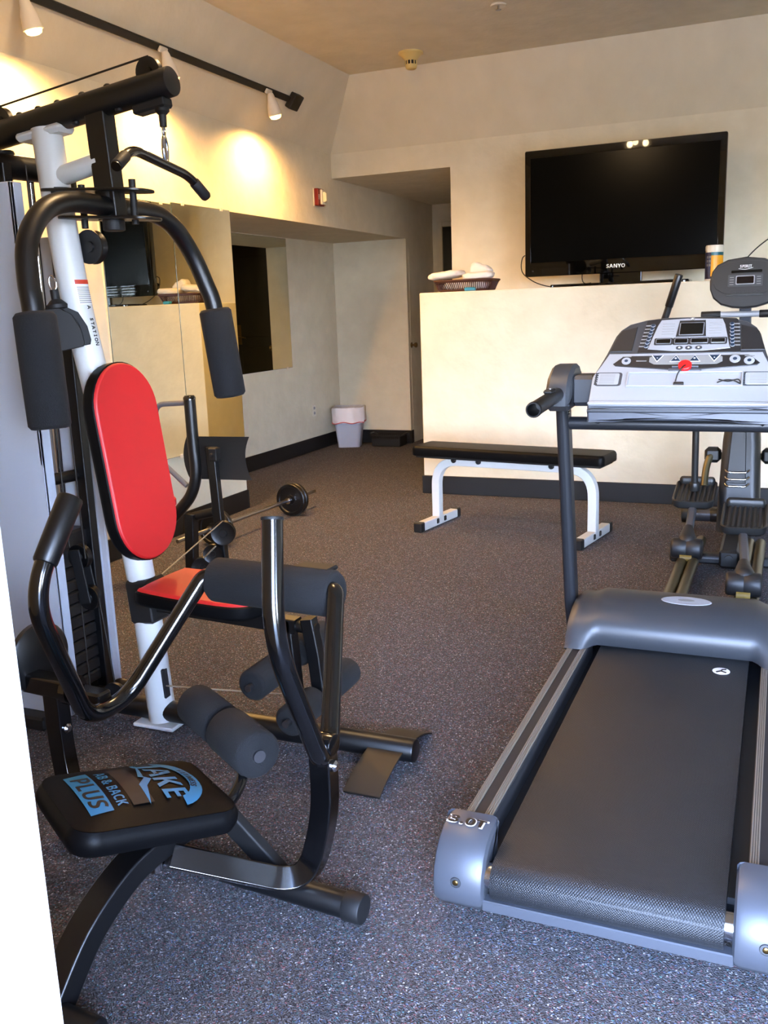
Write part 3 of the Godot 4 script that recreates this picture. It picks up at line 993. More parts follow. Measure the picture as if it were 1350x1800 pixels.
	# red back pad
	var bx := Vector3(1, 0.12, 0).normalized()
	var by := Vector3(-0.12, 1, 0).normalized()
	var bf := Transform3D(Basis(Vector3.FORWARD, bx, -by), V(-2.035, 0.945))        # local x towards -z, y out of the pad, -z up
	s = mb()
	pad(s, bf, rrect(0.325, 0.675, 0.16, 10), [Vector2(0.012, 0), Vector2(0.002, 0.01), Vector2(0, 0.02), Vector2(0, 0.05), Vector2(0.006, 0.054)])
	var bp := part("back_pad", s, M.black_vinyl, t, "black edge of the red back pad")
	s = mb()
	pad(s, bf, rrect(0.317, 0.667, 0.156, 10), [Vector2(0, 0.052), Vector2(0.002, 0.058), Vector2(0.007, 0.063)], 0.005)
	part("pad_face", s, M.red_vinyl, bp, "red vinyl face")
	for y in [0.8, 1.1]:
		s = mb()
		box(s, V(-2.045 - (y - 0.9) * 0.14, y), Vector3(0.04, 0.09, 0.08), 0.004)
		part("pad_bracket", s, M.black_flat, t)
	# seat on its arm, front post and leg lever
	s = mb()
	box(s, V(-1.99, 0.468), Vector3(0.10, 0.155, 0.108), 0.01, Basis(Vector3.BACK, 0.08))
	part("seat_clamp", s, M.black_flat, t)
	s = mb()
	bar(s, [V(-1.97, 0.455), V(-1.40, 0.43)], 0.05, 0.05)
	part("seat_arm", s, M.black_satin, t)
	var sf := Transform3D(Basis(Vector3.BACK, -0.06), V(-1.71, 0.478))
	s = mb()
	pad(s, sf, poly_seat(0.0), [Vector2(0.012, 0), Vector2(0.002, 0.008), Vector2(0, 0.016), Vector2(0, 0.046), Vector2(0.006, 0.05)])
	var seat := part("seat", s, M.black_vinyl, t, "black edge of the red seat")
	s = mb()
	pad(s, sf, poly_seat(0.006), [Vector2(0, 0.048), Vector2(0.003, 0.055), Vector2(0.009, 0.06)], 0.012)
	part("seat_face", s, M.red_vinyl, seat, "red vinyl seat top")
	s = mb()
	bar(s, [V(-1.44, 0.45), V(-1.42, 0.06)], 0.05, 0.05, Vector3.RIGHT)
	part("front_post", s, M.black_satin, t)
	s = mb()
	bar(s, fil([V(-1.36, 0.46), V(-1.34, 0.34), V(-1.325, 0.17)], 0.06), 0.045, 0.045, Vector3.RIGHT)
	cyl(s, V(-1.43, 0.43), V(-1.33, 0.425), 0.02)
	var lev := part("leg_lever", s, M.black_satin, t)
	for a in [[-1.435, 0.315, 0.27], [-1.33, 0.2, 0.24]]:
		s = mb()
		cyl(s, V(a[0], a[1], -a[2]), V(a[0], a[1], a[2]), 0.011)
		var ax := part("roller_axle", s, M.steel, lev)
		for e in [1.0, -1.0]:
			foam(V(a[0], a[1], 0.045 * e), V(a[0], a[1], (a[2] - 0.02) * e), 0.05, ax)
	s = mb()
	lathe(s, frame(V(-1.33, 0.2, -0.242), Vector3.FORWARD), [Vector2(0.008, 0), Vector2(0.014, 0), Vector2(0.014, 0.012), Vector2(0.008, 0.012)], 8)
	part("axle_nut", s, M.chrome, t)
	s = mb()
	tube(s, [V(-1.98, 0.155, 0.02), V(-1.36, 0.19, 0.0)], 0.0028, 6)
	part("low_cable", s, M.cable, t)
	# weight stack between its two shrouds
	for a in [[0.145, -2.255, 1.86], [-0.19, -2.31, 1.72]]:
		s = mb()
		span(s, V(-2.78, 0.05, a[0]), V(a[1], a[2], a[0] - 0.012), 0.003)
		span(s, V(a[1] - 0.012, 0.05, a[0]), V(a[1], a[2], a[0] - (0.05 if a[0] > 0.0 else -0.03)), 0.003)
		part("stack_shroud", s, M.shroud, t, "pale grey steel side shroud of the weight stack")
	for k in 11:
		s = mb()
		var y := 0.10 + k * 0.047
		box(s, V(-2.44, y, -0.03), Vector3(0.2, 0.042, 0.21), 0.006)
		part("weight_plate", s, M.weight_iron, t)
	s = mb()
	box(s, V(-2.44, 0.64, -0.03), Vector3(0.2, 0.075, 0.21), 0.008)
	part("weight_head", s, M.weight_iron, t)
	s = mb()
	lathe(s, frame(V(-2.34, 0.60, -0.01), Vector3.RIGHT), [Vector2(0, 0), Vector2(0.018, 0), Vector2(0.022, 0.012), Vector2(0.02, 0.022), Vector2(0, 0.026)], 16)
	part("selector_pin", s, M.steel, t)
	for z in [0.045, -0.10]:
		s = mb()
		cyl(s, V(-2.42, 0.04, z), V(-2.40, 1.95, z), 0.0125, -1.0, 16)
		part("guide_rod", s, M.chrome, t)
	for a in [[-2.365, 0.06], [-2.34, -0.14]]:
		s = mb()
		bar(s, [V(a[0], 0.05, a[1]), V(a[0], 1.93, a[1])], 0.04, 0.05, Vector3.RIGHT)
		part("rear_upright", s, M.black_satin, t)
	s = mb()
	cyl(s, V(-2.41, 1.93, 0.2), V(-2.36, 1.93, -0.19), 0.04, -1.0, 20)
	cyl(s, V(-2.42, 1.97, 0.0), V(-2.40, 1.90, 0.0), 0.045, -1.0, 14)
	part("top_cross_tube", s, M.black_satin, t)
	s = mb()
	cyl(s, V(-2.41, 0.87, 0.14), V(-2.36, 0.87, -0.16), 0.022, -1.0, 16)
	part("cross_tube", s, M.black_satin, t)
	s = mb()
	span(s, V(-2.72, 0.0, 0.2), V(-2.34, 0.05, -0.24), 0.008)
	part("stack_base", s, M.black_flat, t)
	s = mb()
	lathe(s, frame(V(-2.26, 1.86, -0.09), Vector3.BACK), [Vector2(0, 0), Vector2(0.06, 0), Vector2(0.072, 0.006), Vector2(0.072, 0.02), Vector2(0.06, 0.026), Vector2(0, 0.026)], 26)
	part("upper_pulley", s, M.black_satin, t)
	pulley(t, V(-2.12, 1.66, -0.045), Vector3.BACK, 0.055, "press_pulley")
	# travelling pulleys and their cables in front of the stack
	pulley(t, V(-2.27, 0.60, 0.0), Vector3.BACK, 0.045, "floating_pulley")
	pulley(t, V(-2.245, 0.45, 0.0), Vector3.BACK, 0.045, "floating_pulley")
	s = mb()
	box(s, V(-2.262, 0.53, 0.02), Vector3(0.045, 0.2, 0.008), 0.003, Basis(Vector3.BACK, 0.15))
	box(s, V(-2.262, 0.53, -0.02), Vector3(0.045, 0.2, 0.008), 0.003, Basis(Vector3.BACK, 0.15))
	part("pulley_bracket", s, M.black_flat, t)
	for a in [[V(-2.315, 0.6), V(-2.32, 1.93)], [V(-2.205, 0.45), V(-2.17, 0.09)], [V(-2.29, 0.45), V(-2.29, 0.08)], [V(-2.40, 2.03, 0.05), V(-2.33, 0.7, 0.07)], [V(-2.19, 1.36, 0.07), V(-2.23, 0.60, 0.02)]]:
		s = mb()
		tube(s, a, 0.003, 6)
		part("cable", s, M.cable_dark, t)
	s = mb()
	lathe(s, frame(V(-2.16, 0.09, -0.025), Vector3.BACK), [Vector2(0, 0), Vector2(0.05, 0), Vector2(0.05, 0.012), Vector2(0.042, 0.025), Vector2(0.05, 0.038), Vector2(0.05, 0.05), Vector2(0, 0.05)], 22)
	part("low_pulley", s, M.black_satin, t)

func poly_seat(inset: float) -> Array:      # seat plan: wide at the back, rounded at the front
	var o := []
	var pts := [Vector2(-0.20, -0.145), Vector2(0.02, -0.155), Vector2(0.15, -0.14), Vector2(0.205, -0.09), Vector2(0.22, 0.0), Vector2(0.205, 0.09), Vector2(0.15, 0.14), Vector2(0.02, 0.155), Vector2(-0.20, 0.145), Vector2(-0.225, 0.11), Vector2(-0.23, 0.0), Vector2(-0.225, -0.11)]
	var q := []
	var n := pts.size()
	for i in n:
		for k in 4:
			q.append(pts[i].cubic_interpolate(pts[(i + 1) % n], pts[(i + n - 1) % n], pts[(i + 2) % n], k / 4.0))
	for e in poly(q, 60.0):
		o.append([e[0] - e[1] * inset, e[1]])
	return o

func wrap_sticker(parent: Node3D, y0: float, y1: float, m: Material, called: String, r: float, trim := 0.0) -> void:   # strip on the side of the column
	var s := mb()
	var n := 6
	for i in n:
		var a0 := deg_to_rad(48) + trim + (deg_to_rad(62) - 2 * trim) * i / n
		var a1 := deg_to_rad(48) + trim + (deg_to_rad(62) - 2 * trim) * (i + 1) / n
		var v := []
		for q in [[a0, y0], [a1, y0], [a1, y1], [a0, y1]]:
			var cx: float = -2.160 - (q[1] - 1.43) * 0.128
			v.append([V(cx + sin(q[0]) * r, q[1], cos(q[0]) * r), Vector3(sin(q[0]), 0.1, cos(q[0])).normalized()])
		quad(s, v[0][0], v[1][0], v[2][0], v[3][0], v[0][1], v[1][1], v[2][1], v[3][1])
	part(called, s, m, parent)

# ---------------------------------------------------------------- leg press station behind the gym
func build_leg_press() -> void:
	var z := -3.95
	var t := thing("leg_press_station", "black leg press station with curved foot plate in front of the wall mirrors", "leg press", Vector3(-2.79, 0, z))
	var s := mb()
	tube(s, curve([Vector3(-2.765, 1.02, z), Vector3(-2.764, 0.8, z), Vector3(-2.762, 0.63, z), Vector3(-2.80, 0.52, z), Vector3(-2.87, 0.44, z), Vector3(-2.98, 0.34, z), Vector3(-3.10, 0.22, z), Vector3(-3.2, 0.05, z)], 6), 0.030, 20)
	var arm := part("swing_arm", s, M.black_satin, t)
	s = mb()
	lathe(s, frame(Vector3(-2.765, 1.012, z), Vector3.UP), [Vector2(0, 0.002), Vector2(0.032, 0), Vector2(0.032, 0.012), Vector2(0.024, 0.022), Vector2(0, 0.024)], 20)
	part("end_cap", s, M.black_gloss, arm)
	s = mb()
	tube(s, fil([Vector3(-2.79, 0.995, z - 0.01), Vector3(-2.99, 0.985, z - 0.01), Vector3(-3.0, 0.70, z - 0.01), Vector3(-2.83, 0.56, z - 0.01)], 0.06), 0.014, 14)
	part("grab_handle", s, M.grey_paint, t, "bent grey grab handle")
	s = mb()
	bar(s, [Vector3(-2.79, 0.42, z + 0.03), Vector3(-2.82, 0.0, z + 0.03)], 0.055, 0.055, Vector3.RIGHT)
	part("front_post", s, M.black_satin, t)
	s = mb()
	cyl(s, Vector3(-2.80, 0.40, z + 0.02), Vector3(-2.67, 0.43, z), 0.024)
	part("link_tube", s, M.black_satin, t)
	s = mb()
	bar(s, [Vector3(-2.662, 0.77, z - 0.01), Vector3(-2.638, 0.30, z), Vector3(-2.63, 0.12, z)], 0.04, 0.05, Vector3.RIGHT)
	part("plate_post", s, M.black_satin, t)
	s = mb()
	bar(s, [Vector3(-2.82, 0.03, z + 0.22), Vector3(-2.82, 0.03, z - 0.25)], 0.05, 0.05)
	bar(s, [Vector3(-3.25, 0.03, z), Vector3(-2.6, 0.03, z)], 0.05, 0.05)
	part("base", s, M.black_satin, t)
	# curved foot plate: an arc in the upright direction
	s = mb()
	var rows := []
	for k in 11:
		var v := -1.0 + 2.0 * k / 10
		rows.append([0.112 * v, 0.045 * (1.0 - v * v)])
	for k in 10:
		for e in [0.0, 0.005]:
			var a := Vector3(-2.822 - rows[k][1] * 0.8, 0.706 + rows[k][0], z - 0.03 - rows[k][1] * 0.2 - e)
			var b := Vector3(-2.822 - rows[k + 1][1] * 0.8, 0.706 + rows[k + 1][0], z - 0.03 - rows[k + 1][1] * 0.2 - e)
			var w := Vector3(0.355, 0, -0.03)
			var nn := (b - a).cross(w).normalized()
			if nn.z < 0.0: nn = -nn
			if e > 0.0: nn = -nn
			quad(s, a, a + w, b + w, b, nn, nn, nn, nn)
	part("foot_plate", s, M.plate_brown, t, "dark bent sheet foot plate")
	s = mb()
	box(s, Vector3(-2.635, 0.735, z + 0.005), Vector3(0.05, 0.07, 0.05), 0.006)
	bolt(s, Vector3(-2.635, 0.735, z + 0.03), Vector3.BACK, 0.011, 0.012)
	part("plate_bracket", s, M.black_flat, t)
	var sf := Transform3D(Basis(Vector3.BACK, -0.05), Vector3(-3.16, 0.43, z))
	s = mb()
	pad(s, sf, rrect(0.36, 0.30, 0.06, 5), [Vector2(0.01, 0), Vector2(0, 0.01), Vector2(0, 0.04), Vector2(0.01, 0.05)], 0.01)
	part("seat", s, M.red_vinyl, t, "red vinyl seat")
	s = mb()
	bar(s, [Vector3(-3.16, 0.42, z), Vector3(-3.16, 0.03, z)], 0.05, 0.05, Vector3.RIGHT)
	part("seat_post", s, M.black_satin, t)
	pulley(t, Vector3(-2.60, 0.33, z + 0.03), Vector3(0.4, 0, 1), 0.062)
	pulley(t, Vector3(-2.72, 0.14, z + 0.06), Vector3(0.4, 0, 1), 0.06)
	pulley(t, Vector3(-2.66, 0.22, z + 0.05), Vector3(0.4, 0, 1), 0.05)
	s = mb()
	tube(s, [Vector3(-2.58, 0.40, z + 0.06), Vector3(-2.215, 0.395, -2.74)], 0.0032, 6)
	part("cable", s, M.cable, t, "pale taut cable towards the weight stack")
	s = mb()
	tube(s, [Vector3(-2.70, 0.20, z + 0.08), Vector3(-2.62, 0.27, z + 0.08)], 0.004, 6)
	part("cable", s, M.cable, t)
	s = mb()
	tube(s, [Vector3(-2.67, 0.10, z + 0.1), Vector3(-2.56, 0.18, z + 0.1)], 0.004, 6)
	part("cable", s, M.cable, t)

# ---------------------------------------------------------------- seated ab and back machine beside the door, in its own turned frame
func build_ab_machine() -> void:
	var t := thing("ab_back_machine", "black seated ab and back machine with printed black seat by the door", "exercise machine", Vector3(-1.25, 0, -1.75))
	t.rotation.y = deg_to_rad(-4.2)
	O = Vector3.ZERO
	var s := mb()
	# floor bar, U frame of square tube, spine to the front
	s = mb()
	cyl(s, Vector3(-0.52, 0.035, -0.02), Vector3(0.375, 0.035, -0.02), 0.032, -1.0, 18, 0.003)
	var fb := part("floor_bar", s, M.black_satin, t)
	for e in [-1.0, 1.0]:
		s = mb()
		cyl(s, Vector3(0.36 if e > 0.0 else -0.50, 0.036, -0.02), Vector3(0.41 if e > 0.0 else -0.55, 0.036, -0.02), 0.036, -1.0, 18, 0.006)
		part("end_cap", s, M.black_flat, fb)
	for e in [-1.0, 1.0]:
		s = mb()
		var fx := 0.318 if e > 0.0 else -0.535
		bar(s, fil([Vector3(fx, 0.43, -0.02), Vector3(fx, 0.27, -0.02), Vector3(fx - 0.05 * e, 0.075, 0.0), Vector3(0.02 * e, 0.20, 0.19)], 0.13, 10), 0.045, 0.055, Vector3(1, 0, 0), 0.004)
		var u := part("side_frame", s, M.black_gloss, t)
		s = mb()
		bolt(s, Vector3(fx + 0.024, 0.395 if e > 0.0 else 0.33, -0.02), Vector3(1, 0, 0), 0.014, 0.014)
		part("frame_bolt", s, M.chrome, u)
		s = mb()
		cyl(s, Vector3(fx - 0.03, 0.445, -0.025), Vector3(fx + 0.03, 0.445, -0.025), 0.026, -1.0, 18, 0.003)
		part("pivot_tube", s, M.black_gloss, u)
	s = mb()
	bar(s, curve([Vector3(0.0, 0.235, 0.12), Vector3(-0.005, 0.235, 0.20), Vector3(-0.02, 0.21, 0.30), Vector3(-0.03, 0.14, 0.42), Vector3(-0.035, 0.03, 0.52)], 6), 0.07, 0.055, Vector3.UP, 0.006)
	part("front_leg", s, M.black_satin, t)
	s = mb()
	cyl(s, Vector3(-0.2, 0.028, 0.53), Vector3(0.1, 0.028, 0.53), 0.028, -1.0, 14, 0.003)
	part("front_floor_bar", s, M.black_satin, t)
	s = mb()
	bar(s, [Vector3(0.03, 0.31, 0.07), Vector3(0.18, 0.05, -0.03)], 0.06, 0.03, Vector3(0, 0, 1))
	bar(s, [Vector3(-0.09, 0.31, 0.07), Vector3(-0.18, 0.05, -0.03)], 0.06, 0.03, Vector3(0, 0, 1))
	part("seat_struts", s, M.black_flat, t)
	s = mb()
	cyl(s, Vector3(-0.02, 0.26, 0.2), Vector3(-0.02, 0.16, 0.2), 0.016)
	part("seat_bolt", s, M.chrome, t)
	s = mb()
	bolt(s, Vector3(0.02, 0.262, 0.235), Vector3.UP, 0.014, 0.012)
	part("frame_bolt", s, M.chrome, t)
	# swinging arm: two bent tubes, a chest roller between them
	var wi := t.transform.affine_inverse()
	var lines := [[Vector3(-1.56, 1.0, -1.702), Vector3(-1.567, 0.80, -1.550), Vector3(-1.600, 0.415, -1.725), Vector3(-1.575, 0.425, -1.855), Vector3(-1.43, 0.73, -2.055), Vector3(-1.37, 0.705, -2.07)], [Vector3(-0.969, 1.0, -1.647), Vector3(-0.943, 0.755, -1.575), Vector3(-0.925, 0.41, -1.725), Vector3(-0.94, 0.42, -1.80), Vector3(-1.02, 0.73, -2.03), Vector3(-1.08, 0.705, -2.05)]]
	for li in 2:
		var pth := []
		for p in lines[li]: pth.append(wi * p)
		s = mb()
		tube(s, fil(pth, 0.10, 12), 0.0235, 20)
		var a := part("swing_arm", s, M.black_gloss, t)
		var d: Vector3 = (pth[1] - pth[0]).normalized()
		s = mb()
		if li == 0:
			cyl(s, pth[0] - d * 0.01, pth[0] + d * 0.165, 0.031, 0.0295, 22, 0.006)
			part("hand_grip", s, M.black_satin, a, "rubber grip sleeve")
		else:
			cyl(s, pth[0] - d * 0.004, pth[0] + d * 0.003, 0.0245, -1.0, 20, 0.001)
			part("end_cap", s, M.black_flat, a)
	foam(Vector3(-0.198, 0.705, -0.32), Vector3(0.198, 0.705, -0.32), 0.062, t, "chest_roller")
	s = mb()
	box(s, Vector3(0.12, 0.762, -0.345), Vector3(0.11, 0.014, 0.06), 0.005)
	part("roller_strap", s, M.black_flat, t)
	# resistance disc outside the left pivot
	s = mb()
	lathe(s, frame(Vector3(-0.64, 0.505, -0.06), Vector3.RIGHT), [Vector2(0, 0), Vector2(0.095, 0), Vector2(0.10, 0.005), Vector2(0.10, 0.02), Vector2(0.095, 0.025), Vector2(0.03, 0.03), Vector2(0, 0.03)], 32)
	var rd := part("resistance_disc", s, M.black_satin, t)
	s = mb()
	bolt(s, Vector3(-0.615, 0.565, -0.06), Vector3.RIGHT, 0.008, 0.006)
	part("disc_bolt", s, M.steel, rd)
	s = mb()
	bar(s, [Vector3(-0.63, 0.452, -0.02), Vector3(-0.47, 0.452, -0.02)], 0.055, 0.055, Vector3.UP, 0.008)
	lathe(s, frame(Vector3(-0.48, 0.45, -0.02), Vector3.RIGHT), [Vector2(0.0, 0), Vector2(0.042, 0), Vector2(0.042, 0.022), Vector2(0.018, 0.024), Vector2(0.018, 0.008), Vector2(0, 0.008)], 22)
	part("pivot_block", s, M.black_gloss, t)
	s = mb()
	box(s, Vector3(-0.415, 0.44, -0.02), Vector3(0.13, 0.045, 0.05), 0.006)
	part("pivot_lug", s, M.black_gloss, t)
	# foot rollers on a bent tube
	s = mb()
	tube(s, curve([Vector3(0.03, 0.25, 0.14), Vector3(0.075, 0.265, 0.07), Vector3(0.085, 0.30, 0.0), Vector3(0.03, 0.345, -0.10), Vector3(-0.055, 0.365, -0.135)], 6), 0.0155, 14)
	var ft := part("foot_tube", s, M.black_gloss, t)
	var ra := Vector3(-0.232, 0.362, -0.235)
	var rb := Vector3(0.118, 0.362, -0.043)
	foam(ra, ra.lerp(rb, 0.47), 0.058, ft)
	foam(ra.lerp(rb, 0.52), rb, 0.062, ft)
	s = mb()
	cyl(s, ra.lerp(rb, 0.02), ra.lerp(rb, 1.012), 0.016, -1.0, 18)
	part("roller_axle", s, M.steel, ft)
	build_printed_seat(t)

# the seat pad: turned and tipped, top slightly crowned; print follows the surface
const SEAT_W := 0.32
const SEAT_L := 0.385
func seat_frame() -> Transform3D:
	var e1 := Vector3(0.885, 0.0, 0.466).normalized()            # along the print's lines
	var e2 := Vector3(0.43, -0.19, -0.87)                         # up the print
	e2 = (e2 - e1 * e1.dot(e2)).normalized()
	return Transform3D(Basis(e1, e1.cross(e2), -e2), Vector3(-0.045, 0.300, 0.222))

func seat_top(u: float, v: float) -> float:                     # height of the crowned top over the pad frame
	var a := clampf(absf(u) / (SEAT_W / 2), 0, 1)
	var b := clampf(absf(v) / (SEAT_L / 2), 0, 1)
	return 0.058 + 0.030 * (1.0 - pow(a, 2.2)) * (1.0 - pow(b, 2.2))

func seat_norm(u: float, v: float) -> Vector3:
	var h := 0.004
	return Vector3(seat_top(u - h, v) - seat_top(u + h, v), 2 * h, -(seat_top(u, v - h) - seat_top(u, v + h))).normalized()

func seat_patch(pts: Array, lift: float, called: String, m: Material, parent: Node3D) -> void:      # a flat printed shape laid on the crowned top
	var s := mb()
	var f := seat_frame()
	var p := PackedVector2Array(pts)
	# cut the shape into small cells so that it follows the crown
	var r := Rect2(p[0], Vector2.ZERO)
	for q in p: r = r.expand(q)
	var c := 0.012
	for i in int(ceil(r.size.x / c)):
		for j in int(ceil(r.size.y / c)):
			var x := r.position.x + i * c
			var y := r.position.y + j * c
			for g in Geometry2D.intersect_polygons(p, PackedVector2Array([Vector2(x, y), Vector2(x + c, y), Vector2(x + c, y + c), Vector2(x, y + c)])):
				var idx := Geometry2D.triangulate_polygon(g)
				for k in range(0, idx.size(), 3):
					var v := []
					for e in 3:
						var q: Vector2 = g[idx[k + e]]
						v.append([f * Vector3(q.x, seat_top(q.x, q.y) + lift, -q.y), f.basis * seat_norm(q.x, q.y)])
					tri(s, v[0][0], v[1][0], v[2][0], v[0][1], v[1][1], v[2][1])
	part(called, s, m, parent)

func seat_text(txt: String, size: float, at: Vector2, squeeze: float, slant: float, lift: float, m: Material, parent: Node3D, arc := 0.0) -> void:
	var fnt := SystemFont.new()
	fnt.font_names = PackedStringArray(["Droid Sans"])
	fnt.font_weight = 700
	var tm := TextMesh.new()
	tm.text = txt
	tm.font = fnt
	tm.font_size = 32
	tm.pixel_size = size / 32.0
	tm.depth = 0.0
	tm.curve_step = 2.0
	var arr := tm.get_mesh_arrays()
	var vs: PackedVector3Array = arr[Mesh.ARRAY_VERTEX]
	var ix: PackedInt32Array = arr[Mesh.ARRAY_INDEX]
	var s := mb()
	var f := seat_frame()
	for k in range(0, ix.size(), 3):
		var v := []
		for e in 3:
			var p := vs[ix[k + e]]
			var q := Vector2(p.x * squeeze + p.y * slant, p.y)
			if arc > 0.0:                                         # bend the line upwards round a circle
				var a := q.x / arc
				q = Vector2(sin(a) * (arc + q.y), cos(a) * (arc + q.y) - arc)
			q += at
			v.append([f * Vector3(q.x, seat_top(q.x, q.y) + lift, -q.y), f.basis * seat_norm(q.x, q.y)])
		tri(s, v[0][0], v[1][0], v[2][0], v[0][1], v[1][1], v[2][1])
	part("lettering", s, m, parent)

func build_printed_seat(t: Node3D) -> void:
	var f := seat_frame()
	var s := mb()
	var n := 18
	# crowned cushion as a grid with rounded corners
	var outl := rrect(SEAT_W, SEAT_L, 0.055, 6)
	pad(s, f, outl, [Vector2(0.02, 0.0), Vector2(0.004, 0.006), Vector2(-0.004, 0.022), Vector2(-0.005, 0.038), Vector2(0.0, 0.051), Vector2(0.006, 0.059)])
	var rings := 7
	for k in rings:
		for i in outl.size():
			var a = outl[i]
			var b = outl[(i + 1) % outl.size()]
			if a[0].distance_squared_to(b[0]) < 1e-12: continue
			var v := []
			for q in [[a, k], [b, k], [b, k + 1], [a, k + 1]]:
				var p: Vector2 = (q[0][0] - q[0][1] * 0.006) * (1.0 - pow(float(q[1]) / rings, 1.3))
				v.append([f * Vector3(p.x, seat_top(p.x, p.y) + 0.001, -p.y), f.basis * seat_norm(p.x, p.y)])
			quad(s, v[0][0], v[1][0], v[2][0], v[3][0], v[0][1], v[1][1], v[2][1], v[3][1])
	var seat := part("seat", s, M.black_vinyl, t, "black padded seat with teal print")
	# print, from the lower line upwards
	seat_patch([Vector2(-0.105, -0.142), Vector2(0.098, -0.142), Vector2(0.098, -0.092), Vector2(-0.105, -0.092)], 0.0025, "print_band", M.print_teal, seat)
	seat_text("PLUS", 0.052, Vector2(0.0, -0.117), 1.35, 0.28, 0.0035, M.print_black, seat)
	seat_text("AB & BACK", 0.032, Vector2(0.0, -0.069), 1.08, 0.0, 0.0025, M.print_teal, seat)
	seat_patch([Vector2(-0.095, -0.048), Vector2(0.095, -0.048), Vector2(0.095, 0.0), Vector2(-0.095, -0.005)], 0.0022, "print_field", M.print_wine, seat)
	seat_patch([Vector2(-0.11, 0.028), Vector2(-0.02, 0.002), Vector2(-0.012, 0.014), Vector2(0.02, -0.010), Vector2(0.105, -0.012), Vector2(0.03, 0.006), Vector2(-0.002, 0.028), Vector2(-0.018, 0.014)], 0.0030, "print_bolt", M.print_teal, seat)
	# arched badge with the big word
	var badge := []
	for k in 17:
		var a := deg_to_rad(172.0 - 164.0 * k / 16)
		badge.append(Vector2(cos(a) * 0.122, 0.055 + sin(a) * 0.085))
	var inner := []
	for k in 17:
		var a := deg_to_rad(10.0 + 160.0 * k / 16)
		inner.append(Vector2(cos(a) * 0.088, 0.060 + sin(a) * 0.052))
	seat_patch(badge + inner, 0.0025, "print_arch", M.print_teal, seat)
	seat_text("FITNESS", 0.021, Vector2(0.0, 0.123), 1.25, 0.0, 0.0036, M.print_black, seat, 0.105)
	seat_text("JAKE", 0.080, Vector2(-0.002, 0.058), 1.12, 0.0, 0.0030, M.print_teal, seat)
	var star := []
	for k in 10:
		var a := PI / 2 + TAU * k / 10
		star.append(Vector2(-0.028, 0.052) + Vector2(cos(a), sin(a)) * (0.0085 if k % 2 == 0 else 0.0036))
	seat_patch(star, 0.0038, "print_star", M.print_black, seat)

# ---------------------------------------------------------------- treadmill, its middle at x = TX
const TX := -0.30

func T(x: float, y: float, z: float) -> Vector3:
	return Vector3(TX + x, y, z)

